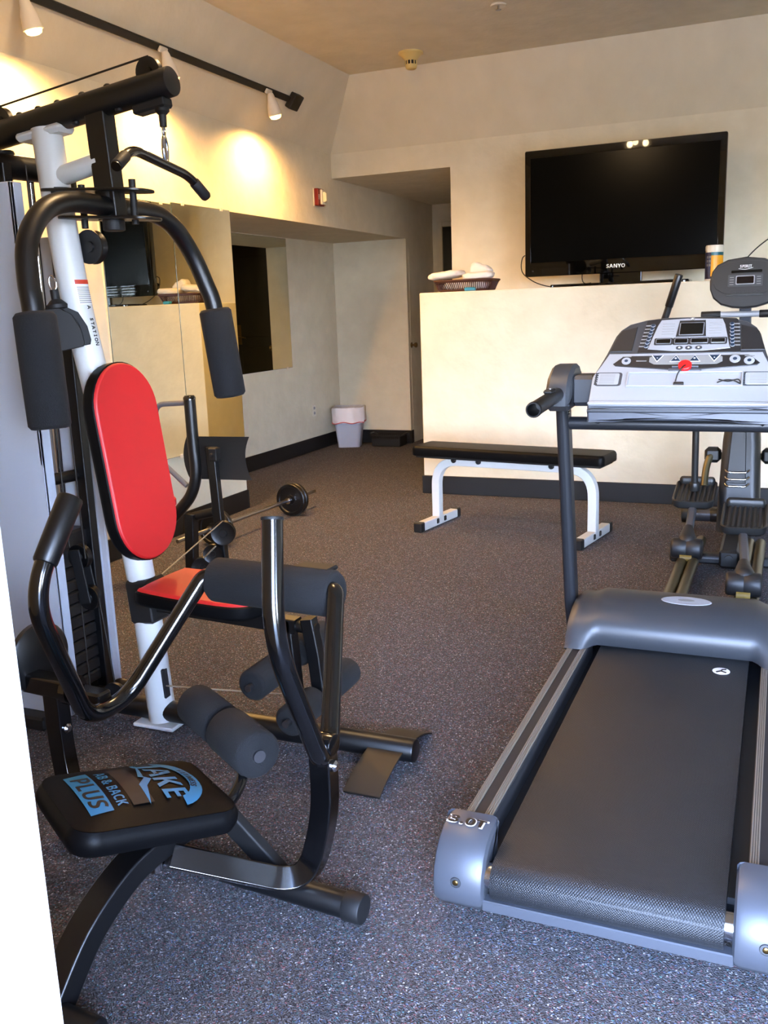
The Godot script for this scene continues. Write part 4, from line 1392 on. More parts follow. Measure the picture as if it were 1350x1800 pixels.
func build_treadmill() -> void:
	var t := thing("treadmill", "grey treadmill with silver rear end caps and wide console", "treadmill", T(0, 0, -2.6))
	var s := mb()
	span(s, T(-0.33, 0.055, -3.6), T(0.33, 0.13, -1.93), 0.01)
	part("base_frame", s, M.tm_dark, t)
	for e in [-1.0, 1.0]:
		for z in [-1.90, -3.55]:
			s = mb()
			lathe(s, frame(T(0.315 * e, 0.0, z), Vector3.UP), [Vector2(0, 0), Vector2(0.018, 0), Vector2(0.02, 0.012), Vector2(0.012, 0.02), Vector2(0.012, 0.06), Vector2(0, 0.06)], 14)
			part("levelling_foot", s, M.tm_dark, t)
	# walking belt round its rear roller
	s = mb()
	var loop := []
	for k in 13:
		var a := deg_to_rad(-90.0 + 180.0 * k / 12)
		loop.append(Vector2(cos(a) * 0.05, 0.118 + sin(a) * 0.05))
	var prof := []
	for p in loop: prof.append(Vector2(-1.855 + p.x, p.y))
	prof.append(Vector2(-2.4, 0.178))
	prof.append(Vector2(-3.3, 0.192))
	prof.append(Vector2(-3.3, 0.14))
	prof.append(Vector2(-2.0, 0.10))
	pad(s, Transform3D(Basis(Vector3.BACK, Vector3.RIGHT, Vector3.DOWN), T(-0.253, 0, 0)), poly(prof), [Vector2(0.001, 0), Vector2(0, 0.002), Vector2(0, 0.504), Vector2(0.001, 0.506)])
	part("running_belt", s, M.belt, t, "black textured running belt")
	s = mb()
	cyl(s, T(-0.29, 0.118, -1.855), T(0.29, 0.118, -1.855), 0.03)
	part("rear_roller", s, M.chrome, t)
	s = mb()
	span(s, T(-0.275, 0.046, -1.850), T(0.275, 0.074, -1.818), 0.003)
	part("rear_crossbar", s, M.tm_silver, t)
	s = mb()
	lathe(s, frame(T(0.17, 0.1905, -3.12), Vector3(0, 1, 0.015)), [Vector2(0, 0), Vector2(0.028, 0), Vector2(0.028, 0.0015), Vector2(0, 0.0015)], 28)
	var bm := part("belt_mark", s, M.print_white, t, "white round mark with a black runner")
	s = mb()
	tube(s, [T(0.155, 0.1925, -3.105), T(0.17, 0.1925, -3.118), T(0.172, 0.1925, -3.13), T(0.185, 0.1925, -3.135)], 0.0028, 6)
	tube(s, [T(0.168, 0.1925, -3.118), T(0.186, 0.1925, -3.107)], 0.0026, 6)
	part("runner_mark", s, M.print_black, bm)
	# side rails: dark body, two ridged light strips
	for e in [-1.0, 1.0]:
		s = mb()
		span(s, T(0.292 * e, 0.10, -3.3), T(0.362 * e, 0.196, -1.93), 0.004)
		var r := part("foot_rail", s, M.alu_dark, t)
		for a in [[0.2935, 0.3145], [0.341, 0.3605]]:
			for k in 4:
				s = mb()
				var w: float = (a[1] - a[0]) / 4
				span(s, T((a[0] + w * k + 0.0006) * e, 0.195, -3.25), T((a[0] + w * (k + 1) - 0.0006) * e, 0.2005, -1.935), 0.001)
				part("rail_strip", s, M.alu, r, "ridged pale aluminium strip")
		s = mb()
		span(s, T(0.362 * e, 0.06, -3.4), T(0.372 * e, 0.17, -1.95), 0.003)
		part("rail_skirt", s, M.alu, r)
		# rear end cap: side view pushed across, rounded towards the rear
		s = mb()
		var cap := [Vector2(-1.955, 0.214), Vector2(-1.90, 0.210), Vector2(-1.862, 0.196), Vector2(-1.832, 0.17), Vector2(-1.813, 0.135), Vector2(-1.806, 0.095), Vector2(-1.812, 0.06), Vector2(-1.835, 0.036), Vector2(-1.88, 0.03), Vector2(-1.955, 0.04)]
		var x0 := 0.270 if e > 0.0 else -0.395
		pad(s, Transform3D(Basis(Vector3.BACK, Vector3.RIGHT, Vector3.DOWN), T(x0, 0, 0)), poly(cap, 50.0), [Vector2(0.016, 0), Vector2(0.005, 0.005), Vector2(0, 0.016), Vector2(0, 0.109), Vector2(0.005, 0.120), Vector2(0.016, 0.125)])
		var c := part("end_cap", s, M.tm_silver, t, "silver plastic rear end cap")
		s = mb()
		lathe(s, frame(T(0.335 * e, 0.112, -1.8092), Vector3(0, 0.18, 1)), [Vector2(0, 0.0005), Vector2(0.0105, 0.0005), Vector2(0.0105, 0.003), Vector2(0.012, 0.003), Vector2(0.0135, 0), Vector2(0.0135, -0.003)], 18)
		part("screw_recess", s, M.tm_grey, c)
		s = mb()
		bolt(s, T(0.335 * e, 0.112, -1.809), Vector3.BACK, 0.007, 0.004)
		part("screw", s, M.brass, c)
	var capn := Vector3(0, 0.97, 0.12).normalized()
	var cx := Vector3(1, 0, 0.06).normalized()
	cx = (cx - capn * cx.dot(capn)).normalized()
	letters("3.0T", 0.042, t, Transform3D(Basis(cx, capn.cross(cx), capn), T(-0.335, 0.2135, -1.908)), M.print_white, "model_lettering_outline", 0.001, false, 1.28)
	letters("3.0T", 0.036, t, Transform3D(Basis(cx, capn.cross(cx), capn), T(-0.335, 0.2148, -1.908)), M.print_black, "model_lettering", 0.001, false, 1.36)
	build_hood(t)
	# uprights, cross bar, handles
	for e in [-1.0, 1.0]:
		s = mb()
		sweep(s, [T(0.395 * e, 0.03, -3.50), T(0.40 * e, 0.3, -3.425), T(0.412 * e, 1.12, -3.30)], rrect(0.046, 0.082, 0.02, 4), Vector3.BACK)
		var u := part("upright", s, M.tm_tube, t)
		for k in 2:
			s = mb()
			bolt(s, T((0.412 - 0.022) * e, 1.04 + k * 0.016, -3.29 - k * 0.028), Vector3(-e, 0, 0.3), 0.007, 0.006)
			part("bolt", s, M.chrome, u)
		s = mb()
		span(s, T(0.37 * e, 0.0, -3.62), T(0.43 * e, 0.05, -3.38), 0.008)
		part("upright_foot", s, M.tm_tube, u)
		s = mb()                                                    # corner housing
		extrude(s, [Vector2(-3.17, 1.075), Vector2(-3.175, 1.13), Vector2(-3.21, 1.175), Vector2(-3.28, 1.208), Vector2(-3.36, 1.21), Vector2(-3.40, 1.18), Vector2(-3.40, 1.09), Vector2(-3.36, 1.06), Vector2(-3.20, 1.055)], Transform3D(Basis(Vector3.BACK, Vector3.UP, Vector3.LEFT), T((0.447 if e > 0.0 else -0.363), 0, 0)), 0.084, 0.012)
		part("corner_housing", s, M.tm_grey, t)
		s = mb()
		span(s, T(0.285 * e, 1.068, -3.37), T(0.37 * e, 1.175, -3.24), 0.014)
		part("console_arm", s, M.tm_grey, t)
		s = mb()
		lathe(s, frame(T(0.405 * e, 1.115, -3.18), Vector3(-0.01 * e, -0.04, 1)), [Vector2(0.0, 0.0), Vector2(0.024, 0.0), Vector2(0.024, 0.335), Vector2(0.0255, 0.34), Vector2(0.0255, 0.352), Vector2(0.0235, 0.356), Vector2(0.020, 0.356), Vector2(0.019, 0.350), Vector2(0.019, 0.24), Vector2(0, 0.24)], 24)
		var g := part("hand_grip", s, M.black_satin, t)
		s = mb()
		box(s, T(0.404 * e, 1.137, -3.06), Vector3(0.03, 0.016, 0.07), 0.006)
		part("pulse_sensor", s, M.black_flat, g)
		s = mb()
		bolt(s, T(0.404 * e, 1.144, -3.06), Vector3.UP, 0.008, 0.005)
		part("button", s, M.steel, g)
	s = mb()
	cyl(s, T(-0.40, 1.0, -3.315), T(0.40, 1.0, -3.315), 0.0235, -1.0, 20)
	part("cross_bar", s, M.tm_tube, t)
	build_console(t)

func build_hood(t: Node3D) -> void:
	var s := mb()
	var mid := [Vector2(0.198, -3.225), Vector2(0.225, -3.205), Vector2(0.255, -3.20), Vector2(0.285, -3.21), Vector2(0.310, -3.235), Vector2(0.33, -3.275), Vector2(0.345, -3.33), Vector2(0.352, -3.39), Vector2(0.348, -3.46), Vector2(0.32, -3.55), Vector2(0.25, -3.64), Vector2(0.14, -3.69), Vector2(0.04, -3.69)]
	var pod := [Vector2(0.200, -3.155), Vector2(0.222, -3.168), Vector2(0.245, -3.182), Vector2(0.268, -3.198), Vector2(0.29, -3.218), Vector2(0.31, -3.25), Vector2(0.328, -3.30), Vector2(0.338, -3.37), Vector2(0.335, -3.45), Vector2(0.30, -3.54), Vector2(0.22, -3.62), Vector2(0.12, -3.66), Vector2(0.04, -3.66)]
	var nu := 48
	var nv := mid.size()
	var pts := []
	for i in nu + 1:
		var u := -1.0 + 2.0 * i / nu
		var k := smoothstep(0.70, 0.84, absf(u))
		var col := []
		var side := smoothstep(0.93, 1.0, absf(u))
		for j in nv:
			var q: Vector2 = mid[j].lerp(pod[j], k)
			# the lower edge of the middle arches up towards the pods' inner corners
			var x := u * 0.372
			var y := q.x - side * 0.02 * (1.0 if j > 0 else 0.0)
			col.append(T(x, y, q.y))
		pts.append(col)
	var nrm := []
	for i in nu + 1:
		var c := []
		for j in nv:
			var du: Vector3 = pts[mini(i + 1, nu)][j] - pts[maxi(i - 1, 0)][j]
			var dv: Vector3 = pts[i][mini(j + 1, nv - 1)] - pts[i][maxi(j - 1, 0)]
			c.append(du.cross(dv).normalized())
		nrm.append(c)
	for i in nu:
		for j in nv - 1:
			quad(s, pts[i][j], pts[i + 1][j], pts[i + 1][j + 1], pts[i][j + 1], nrm[i][j], nrm[i + 1][j], nrm[i + 1][j + 1], nrm[i][j + 1])
	for i in [0, nu]:                                               # closed sides
		var nx := Vector3(-1 if i == 0 else 1, 0, 0)
		var low: Vector3 = T((-1.0 if i == 0 else 1.0) * 0.372, 0.06, -3.4)
		for j in nv - 1:
			tri(s, low, pts[i][j], pts[i][j + 1], nx, nx, nx)
	var h := part("motor_hood", s, M.tm_grey, t, "smooth grey motor cover")
	s = mb()
	pad(s, frame(T(0.03, 0.3475, -3.365), Vector3(0, 0.99, 0.14)), ring(0.088, 32, 0.036), [Vector2(0.002, 0), Vector2(0, 0.002), Vector2(0.003, 0.004)])
	var b := part("hood_badge", s, M.tm_pale, h, "oval silver badge")
	s = mb()
	pad(s, frame(T(0.03, 0.3518, -3.365), Vector3(0, 0.99, 0.14)), ring(0.03, 20, 0.012), [Vector2(0, 0), Vector2(0.001, 0.0008)])
	part("badge_mark", s, M.print_grey, b)

# console: a leaning face; F(u, v, w) = right, up the face, out of the face
func face_frame() -> Transform3D:
	var up := Vector3(0, 0.27, -0.30).normalized()
	return Transform3D(Basis(Vector3.RIGHT, Vector3.RIGHT.cross(up), -up), T(0, 1.09, -3.12))   # local y = out of the face, -z = up the face

func on_face(parent: Node3D, called: String, outline: Array, w0: float, w1: float, m: Material, at := Vector2.ZERO, label := "") -> MeshInstance3D:
	var s := mb()
	var f := face_frame()
	f.origin = f * Vector3(at.x, 0, -at.y)
	var b := minf(0.0015, (w1 - w0) * 0.4)
	pad(s, f, outline, [Vector2(0, w0), Vector2(0, w1 - b), Vector2(b, w1)])
	return part(called, s, m, parent, label)

func face_text(parent: Node3D, txt: String, size: float, u: float, v: float, w: float, m: Material) -> void:
	var f := face_frame()
	letters(txt, size, parent, Transform3D(Basis(f.basis.x, -f.basis.z, f.basis.y), f * Vector3(u, w, -v)), m, "lettering", 0.0006)

func mirror_pts(half: Array) -> Array:        # half outline from bottom middle-left to top, mirrored
	var o := half.duplicate()
	for i in range(half.size() - 1, -1, -1):
		o.append(Vector2(-half[i].x, half[i].y))
	return o

func build_console(t: Node3D) -> void:
	var shell := mirror_pts([Vector2(-0.288, -0.03), Vector2(-0.290, 0.125), Vector2(-0.272, 0.18), Vector2(-0.256, 0.235), Vector2(-0.236, 0.32), Vector2(-0.222, 0.35), Vector2(-0.195, 0.378), Vector2(-0.14, 0.398), Vector2(-0.07, 0.408)])
	var s := mb()
	pad(s, face_frame(), poly(shell, 40.0), [Vector2(0.03, -0.07), Vector2(0.004, -0.04), Vector2(0, -0.02), Vector2(0, -0.004), Vector2(0.006, 0.0)])
	var c := part("console", s, M.tm_grey, t, "grey console housing")
	# silver lower half with the blue-grey lip below
	on_face(c, "tray_panel", poly(mirror_pts([Vector2(-0.286, -0.012), Vector2(-0.289, 0.118), Vector2(-0.27, 0.165), Vector2(-0.246, 0.228)]), 30.0), -0.004, 0.004, M.tm_pale, Vector2.ZERO, "pale silver lower panel")
	s = mb()
	extrude(s, [Vector2(-0.288, 1.030), Vector2(-0.288, 1.084), Vector2(0.288, 1.084), Vector2(0.288, 1.030), Vector2(0.20, 1.030), Vector2(0.16, 1.038), Vector2(-0.16, 1.038), Vector2(-0.20, 1.030)], Transform3D(Basis(Vector3.RIGHT, Vector3.UP, Vector3.BACK), T(0, 0, -3.20)), 0.096, 0.006)
	part("front_lip", s, M.tm_silver, c, "blue-grey front lip")
	s = mb()
	span(s, T(-0.289, 1.084, -3.17), T(0.289, 1.100, -3.103), 0.006)
	part("lip_edge", s, M.tm_pale, c, "pale rounded lip edge")
	# accessory tray, two pockets
	on_face(c, "tray_floor", rrect(0.355, 0.062, 0.008, 3), 0.0035, 0.0052, M.tm_pale, Vector2(0.01, 0.104))
	for a in [[0.355, 0.006, 0.0, 0.135], [0.355, 0.005, 0.0, 0.073]]:
		on_face(c, "tray_rim", rrect(a[0] + 0.01, a[1], 0.002, 2), 0.004, 0.012, M.tm_pale, Vector2(0.01, a[3]))
	for e in [-1.0, 1.0]:
		on_face(c, "tray_rim", rrect(0.006, 0.06, 0.002, 2), 0.004, 0.012, M.tm_pale, Vector2(0.01 + 0.18 * e, 0.104))
		var p := on_face(c, "side_pocket", rrect(0.088, 0.062, 0.01, 3), 0.0038, 0.0055, M.tm_grey, Vector2(0.234 * e, 0.108))
		on_face(p, "pocket_insert", rrect(0.074, 0.052, 0.006, 3), 0.005, 0.007, M.tm_pale, Vector2(0.236 * e, 0.108))
		for k in 6:
			on_face(p, "pocket_rib", rrect(0.010, 0.004), 0.005, 0.009, M.tm_dark, Vector2((0.234 - 0.040) * e if e > 0.0 else -0.274, 0.084 + k * 0.0096))
		for k in 7:
			on_face(p, "instruction_line", rrect(0.05, 0.0018), 0.0065, 0.0074, M.print_grey, Vector2(0.238 * e, 0.088 + k * 0.0062))
	# band of keys
	var band := on_face(c, "key_band", poly(mirror_pts([Vector2(-0.02, 0.147), Vector2(-0.12, 0.157), Vector2(-0.225, 0.168), Vector2(-0.234, 0.178), Vector2(-0.204, 0.212), Vector2(-0.196, 0.215)]), 30.0), 0.003, 0.0065, M.tm_dark, Vector2(0.006, 0))
	on_face(band, "key_plate", poly(mirror_pts([Vector2(-0.02, 0.172), Vector2(-0.10, 0.173), Vector2(-0.117, 0.185), Vector2(-0.117, 0.205), Vector2(-0.105, 0.212)]), 30.0), 0.006, 0.0078, M.print_grey, Vector2(0.008, 0))
	var ks := [[-0.083, 0.199, -1.0, "-"], [-0.023, 0.197, 1.0, "+"], [0.037, 0.197, 1.0, "+"], [0.099, 0.199, -1.0, "-"]]
	for k in ks:
		var tr := [Vector2(-0.019, -0.014 * k[2]), Vector2(0.019, -0.014 * k[2]), Vector2(0.0, 0.017 * k[2])]
		var kb := on_face(band, "arrow_key", poly(tr), 0.0075, 0.0095, M.print_white, Vector2(k[0], k[1]))
		var ti := []
		for q in tr: ti.append(q * 0.84 - Vector2(0, 0.0006 * k[2]))
		on_face(kb, "key_face", poly(ti), 0.009, 0.0108, M.button_blue, Vector2(k[0], k[1]))
		face_text(kb, k[3], 0.016, k[0], k[1] - 0.001 * k[2], 0.0112, M.print_white)
	for k in [[-0.185, 0.190, 0.0155], [0.163, 0.195, 0.017], [0.207, 0.187, 0.0165]]:
		var rb := on_face(band, "round_key", ring(k[2], 24, k[2] * 1.05), 0.006, 0.0085, M.tm_pale, Vector2(k[0], k[1]))
		on_face(rb, "key_dot", ring(k[2] * 0.4, 14), 0.008, 0.0095, M.button_blue, Vector2(k[0], k[1]))
		on_face(band, "key_caption", rrect(0.03, 0.0035), 0.006, 0.0072, M.print_grey, Vector2(k[0], k[1] + 0.0215))
	on_face(band, "key_caption", rrect(0.034, 0.004), 0.006, 0.0072, M.print_grey, Vector2(-0.135, 0.190))
	# safety key and its cord
	var kp := on_face(c, "key_socket", rrect(0.105, 0.012, 0.005, 3), 0.006, 0.011, M.tm_silver, Vector2(0.010, 0.146))
	on_face(kp, "socket_bar", rrect(0.085, 0.006, 0.002, 2), 0.006, 0.012, M.tm_silver, Vector2(0.010, 0.160))
	on_face(c, "safety_key", ring(0.0215, 28), 0.011, 0.022, M.key_red, Vector2(0.010, 0.158), "round red safety key")
	var f := face_frame()
	s = mb()
	tube(s, curve([f * Vector3(0.012, 0.022, -0.154), f * Vector3(0.006, 0.034, -0.135), f * Vector3(-0.008, 0.026, -0.112), f * Vector3(-0.014, 0.012, -0.09)], 6), 0.0022, 8)
	part("safety_cord", s, M.black_flat, c)
	on_face(c, "cord_clip", rrect(0.032, 0.012, 0.003, 3), 0.006, 0.013, M.tm_dark, Vector2(-0.004, 0.083))
	s = mb()
	tube(s, curve([f * Vector3(0.115, 0.009, -0.087), f * Vector3(0.14, 0.012, -0.096), f * Vector3(0.165, 0.012, -0.093), f * Vector3(0.186, 0.010, -0.082), f * Vector3(0.178, 0.010, -0.100), f * Vector3(0.15, 0.014, -0.088), f * Vector3(0.12, 0.009, -0.101)], 6), 0.002, 8)
	part("loose_cord", s, M.black_flat, c)
	# display panel
	var dp := on_face(c, "display_panel", poly(mirror_pts([Vector2(-0.166, 0.229), Vector2(-0.150, 0.385), Vector2(-0.144, 0.391), Vector2(-0.06, 0.398)]), 30.0), -0.004, 0.0035, M.tm_dark, Vector2(0.012, 0))
	on_face(dp, "display_plate", poly([Vector2(-0.121, 0.248), Vector2(-0.118, 0.262), Vector2(-0.098, 0.360), Vector2(-0.088, 0.388), Vector2(0.0, 0.394), Vector2(0.112, 0.388), Vector2(0.122, 0.360), Vector2(0.141, 0.262), Vector2(0.145, 0.248), Vector2(0.06, 0.238), Vector2(-0.04, 0.238)], 30.0), 0.003, 0.0048, M.tm_pale, Vector2.ZERO, "pale display surround")
	var sc := on_face(dp, "screen_surround", poly([Vector2(-0.034, 0.304), Vector2(-0.027, 0.382), Vector2(0.058, 0.382), Vector2(0.064, 0.304)]), 0.0045, 0.0068, M.tm_dark)
	on_face(sc, "screen_edge", rrect(0.080, 0.060, 0.002, 2), 0.0064, 0.0074, M.screen_frame, Vector2(0.0155, 0.340))
	on_face(sc, "screen", rrect(0.075, 0.055), 0.007, 0.0080, M.screen, Vector2(0.0155, 0.340))
	for a in [[-0.072, 0.056], [-0.014, 0.050], [0.045, 0.062], [0.105, 0.052]]:
		var w := on_face(dp, "window_surround", rrect(a[1] + 0.005, 0.033, 0.005, 3), 0.0045, 0.0066, M.tm_dark, Vector2(a[0], 0.282))
		on_face(w, "window_edge", rrect(a[1] - 0.006, 0.023, 0.003, 2), 0.006, 0.0072, M.screen_frame, Vector2(a[0], 0.282))
		on_face(w, "readout", rrect(a[1] - 0.010, 0.019, 0.002, 2), 0.0068, 0.0078, M.screen, Vector2(a[0], 0.282))
	for x in [-0.017, 0.013, 0.045]:
		var ov := on_face(dp, "oval_key", ring(0.0115, 20, 0.009), 0.0045, 0.0066, M.tm_grey, Vector2(x, 0.251))
		on_face(ov, "key_dot", ring(0.0035, 10), 0.006, 0.0073, M.print_white, Vector2(x, 0.251))
	for k in 7:
		for e in [-1.0, 1.0]:
			var v := 0.262 + k * 0.0168
			var u := (-0.1275 + k * 0.0022) if e < 0.0 else (0.151 - k * 0.0012)
			var bt := on_face(dp, "program_key", ring(0.0078, 18), 0.0035, 0.0056, M.screen_frame, Vector2(u, v))
			on_face(bt, "key_face", ring(0.0066, 16), 0.005, 0.0064, M.button_blue, Vector2(u, v))
			on_face(dp, "key_caption", rrect(0.016, 0.0055, 0.002, 2), 0.0032, 0.0042, M.print_grey, Vector2(u + 0.0165 * e, v))
	for k in 5:
		for x in [-0.062, 0.092]:
			on_face(dp, "caption_line", rrect(0.04, 0.0016), 0.0045, 0.0053, M.print_grey, Vector2(x, 0.318 + k * 0.0125))
	var lg := on_face(dp, "logo_ring", ring(0.0085, 20), 0.0045, 0.0055, M.print_grey, Vector2(0.014, 0.3895))
	on_face(lg, "logo_runner", poly([Vector2(-0.004, -0.004), Vector2(0.0, 0.002), Vector2(0.004, -0.004), Vector2(0.0015, 0.005), Vector2(-0.0015, 0.005)]), 0.005, 0.0062, M.print_white, Vector2(0.014, 0.3895))
	# speaker panels
	for e in [-1.0, 1.0]:
		var q := [Vector2(-0.247, 0.240), Vector2(-0.226, 0.325), Vector2(-0.216, 0.342), Vector2(-0.166, 0.360), Vector2(-0.173, 0.240)]
		var r := []
		for p in q: r.append(Vector2(p.x * -e + (0.006 if e > 0.0 else 0.0), p.y))
		on_face(c, "speaker_panel", poly(r), -0.003, 0.003, M.tm_dark)

# ---------------------------------------------------------------- elliptical trainer in front of the half wall
func build_elliptical() -> void:
	var t := thing("elliptical_trainer", "dark grey elliptical trainer with oval console behind the treadmill", "elliptical", Vector3(-0.2, 0, -5.2))
	var s := mb()
	# twin-tube rails and the rollers that ride on them
	for a in [[-0.40, -4.12, -0.385, -5.3], [-0.09, -4.12, -0.075, -5.3]]:
		for e in [-1.0, 1.0]:
			s = mb()
			cyl(s, Vector3(a[0] + 0.028 * e, 0.072, a[1]), Vector3(a[2] + 0.028 * e, 0.10, a[3]), 0.027, -1.0, 16)
			part("rail", s, M.rail_brass, t, "dull metallic rail tube")
		s = mb()
		span(s, Vector3(a[0] - 0.065, 0.0, a[1] - 0.02), Vector3(a[0] + 0.065, 0.075, a[1] + 0.05), 0.012)
		part("rail_end", s, M.ell_grey, t)
	var sides := [[-0.400, -4.89, -0.41, -5.26, 0.305, 0.365, -5.62], [-0.100, -4.31, -0.13, -4.86, 0.265, 0.33, -5.22]]
	for a in sides:
		s = mb()
		lathe(s, frame(Vector3(a[0] - 0.078, 0.152, a[1]), Vector3.RIGHT), [Vector2(0, 0), Vector2(0.043, 0), Vector2(0.051, 0.004), Vector2(0.055, 0.014), Vector2(0.056, 0.075), Vector2(0.0545, 0.077), Vector2(0.0545, 0.079), Vector2(0.056, 0.081), Vector2(0.055, 0.142), Vector2(0.051, 0.152), Vector2(0.043, 0.156), Vector2(0, 0.156)], 26)
		var r := part("roller_cover", s, M.tm_dark, t)
		s = mb()
		cyl(s, Vector3(a[0] - 0.03, 0.112, a[1] + 0.045), Vector3(a[0] + 0.03, 0.112, a[1] + 0.045), 0.018)
		part("roller_wheel", s, M.wheel, r)
		s = mb()                                                    # drop-shaped joint cover
		var ax := Vector3(a[2] - a[0], 0.16, (a[3] - a[1]) * 0.75)
		lathe(s, frame(Vector3(a[0], 0.175, a[1] - 0.005), ax), [Vector2(0, -0.035), Vector2(0.03, -0.03), Vector2(0.05, -0.005), Vector2(0.048, 0.025), Vector2(0.036, 0.075), Vector2(0.024, 0.125), Vector2(0, 0.13)], 20)
		part("joint_cover", s, M.tm_dark, t)
		s = mb()
		bar(s, [Vector3(a[0], 0.205, a[1] - 0.06), Vector3(a[2], a[4] - 0.03, a[3] - 0.05), Vector3(a[2], a[5] - 0.05, a[6])], 0.042, 0.05, Vector3.UP, 0.012)
		part("pedal_arm", s, M.tm_silver, t, "silver pedal arm")
		# ribbed pedal with a raised front edge
		var pu := Vector3(0, a[5] - a[4], a[6] - a[3])
		var pl := pu.length()
		var pf := Transform3D(Basis(Vector3.RIGHT, Vector3.RIGHT.cross(pu / pl), -pu / pl), Vector3(a[2], (a[4] + a[5]) / 2, (a[3] + a[6]) / 2))
		s = mb()
		pad(s, pf, rrect(0.225, pl, 0.05, 5), [Vector2(0.02, -0.03), Vector2(0.004, -0.018), Vector2(0, 0.0), Vector2(0, 0.018), Vector2(0.006, 0.022), Vector2(0.014, 0.018), Vector2(0.018, 0.004)])
		var p := part("pedal", s, M.ell_grey, t)
		for k in 7:
			s = mb()
			box(s, pf * Vector3(-0.075 + k * 0.025, 0.008, 0), Vector3(0.014, 0.008, pl - 0.08), 0.002, pf.basis)
			part("tread_rib", s, M.ell_rubber, p)
		s = mb()
		pad(s, pf * Transform3D(Basis.IDENTITY, Vector3(0, 0.0, -pl / 2 + 0.03)), rrect(0.20, 0.05, 0.024, 4), [Vector2(0.004, 0), Vector2(0, 0.01), Vector2(0.002, 0.035), Vector2(0.008, 0.045)])
		part("toe_guard", s, M.ell_grey, p)
	# base
	s = mb()
	span(s, Vector3(-0.50, 0.03, -5.12), Vector3(0.03, 0.085, -5.05), 0.01)
	part("cross_member", s, M.tm_dark, t)
	s = mb()
	span(s, Vector3(-0.42, 0.062, -5.048), Vector3(-0.05, 0.07, -5.04))
	part("cross_trim", s, M.steel, t)
	s = mb()
	span(s, Vector3(-0.245, 0.03, -6.0), Vector3(-0.145, 0.13, -4.98), 0.015)
	cyl(s, Vector3(-0.195, 0.09, -4.97), Vector3(-0.195, 0.09, -4.955), 0.02)
	part("spine", s, M.ell_grey, t)
	s = mb()
	cyl(s, Vector3(-0.50, 0.09, -6.02), Vector3(0.11, 0.09, -6.02), 0.045, -1.0, 20)
	var st := part("front_stabilizer", s, M.tm_silver, t, "silver front stabilizer tube")
	for x in [-0.53, -0.36, 0.05]:
		s = mb()
		cyl(s, Vector3(x, 0.09, -6.02), Vector3(x + 0.08, 0.09, -6.02), 0.06 if x != -0.36 else 0.048, -1.0, 22, 0.01)
		part("stabilizer_cap", s, M.ell_grey, st)
	# tower shroud: stacked rounded sections
	s = mb()
	var lv := [[0.10, 0.115, 0.16], [0.3, 0.112, 0.15], [0.45, 0.106, 0.14], [0.62, 0.10, 0.13], [0.74, 0.088, 0.115], [0.81, 0.072, 0.10], [0.855, 0.056, 0.085], [0.87, 0.05, 0.075]]
	for k in lv.size() - 1:
		var o0 := rrect(lv[k][1] * 2, lv[k][2] * 2, 0.05, 6)
		var o1 := rrect(lv[k + 1][1] * 2, lv[k + 1][2] * 2, 0.05, 6)
		for i in o0.size():
			var j := (i + 1) % o0.size()
			var v := []
			for q in [[o0[i], lv[k][0]], [o0[j], lv[k][0]], [o1[j], lv[k + 1][0]], [o1[i], lv[k + 1][0]]]:
				v.append([Vector3(-0.18 + q[0][0].x, q[1], -5.66 + q[0][0].y), Vector3(q[0][1].x, 0.25, q[0][1].y).normalized()])
			quad(s, v[0][0], v[1][0], v[2][0], v[3][0], v[0][1], v[1][1], v[2][1], v[3][1])
	var tw := part("tower_shroud", s, M.ell_grey, t, "tapered dark grey tower cover")
	s = mb()
	extrude(s, [Vector2(-0.06, 0.39), Vector2(0.045, 0.39), Vector2(0.035, 0.70), Vector2(-0.04, 0.70)], Transform3D(Basis(Vector3.RIGHT, Vector3(0, 1, -0.06).normalized(), Vector3(0, 0.06, 1).normalized()), Vector3(-0.19, 0, -5.494)), 0.012, 0.004)
	part("front_panel", s, M.tm_dark, tw)
	for k in 3:
		s = mb()
		tube(s, fil([Vector3(-0.255, 0.385 + k * 0.04, -5.515), Vector3(-0.245, 0.375 + k * 0.04, -5.495), Vector3(-0.145, 0.375 + k * 0.04, -5.495), Vector3(-0.13, 0.388 + k * 0.04, -5.515)], 0.02), 0.0065, 8)
		part("chrome_band", s, M.chrome, tw)
	# crank arms at the sides
	for e in [-1.0, 1.0]:
		s = mb()
		tube(s, curve([Vector3(-0.18 + 0.10 * e, 0.52, -5.68), Vector3(-0.18 + 0.16 * e, 0.53, -5.64), Vector3(-0.18 + 0.185 * e, 0.46, -5.60), Vector3(-0.18 + 0.19 * e, 0.36, -5.55)], 6), 0.02, 14)
		var c := part("crank_arm", s, M.rail_brass, t)
		s = mb()
		box(s, Vector3(-0.18 + 0.155 * e, 0.53, -5.655), Vector3(0.09, 0.09, 0.07), 0.02)
		part("crank_cover", s, M.ell_grey, c)
		s = mb()                                                    # moving handle
		tube(s, curve([Vector3(-0.20 + 0.215 * e, 0.36, -5.45), Vector3(-0.20 + 0.215 * e, 0.60, -5.42), Vector3(-0.20 + 0.213 * e, 0.78, -5.40), Vector3(-0.20 + 0.19 * e, 0.86, -5.38), Vector3(-0.20 + 0.19 * e, 0.95, -5.36), Vector3(-0.20 + 0.30 * e, 1.08, -5.33), Vector3(-0.20 + 0.395 * e, 1.20, -5.31), Vector3(-0.20 + 0.40 * e, 1.28, -5.30), Vector3(-0.20 + 0.372 * e, 1.37, -5.28), Vector3(-0.20 + 0.318 * e, 1.545, -5.25)], 6), 0.0185, 16)
		var h := part("moving_handle", s, M.ell_grey, t)
		s = mb()
		cyl(s, Vector3(-0.20 + 0.368 * e, 1.385, -5.278), Vector3(-0.20 + 0.316 * e, 1.552, -5.249), 0.0215, -1.0, 18, 0.004)
		part("handle_grip", s, M.black_satin, h)
		s = mb()
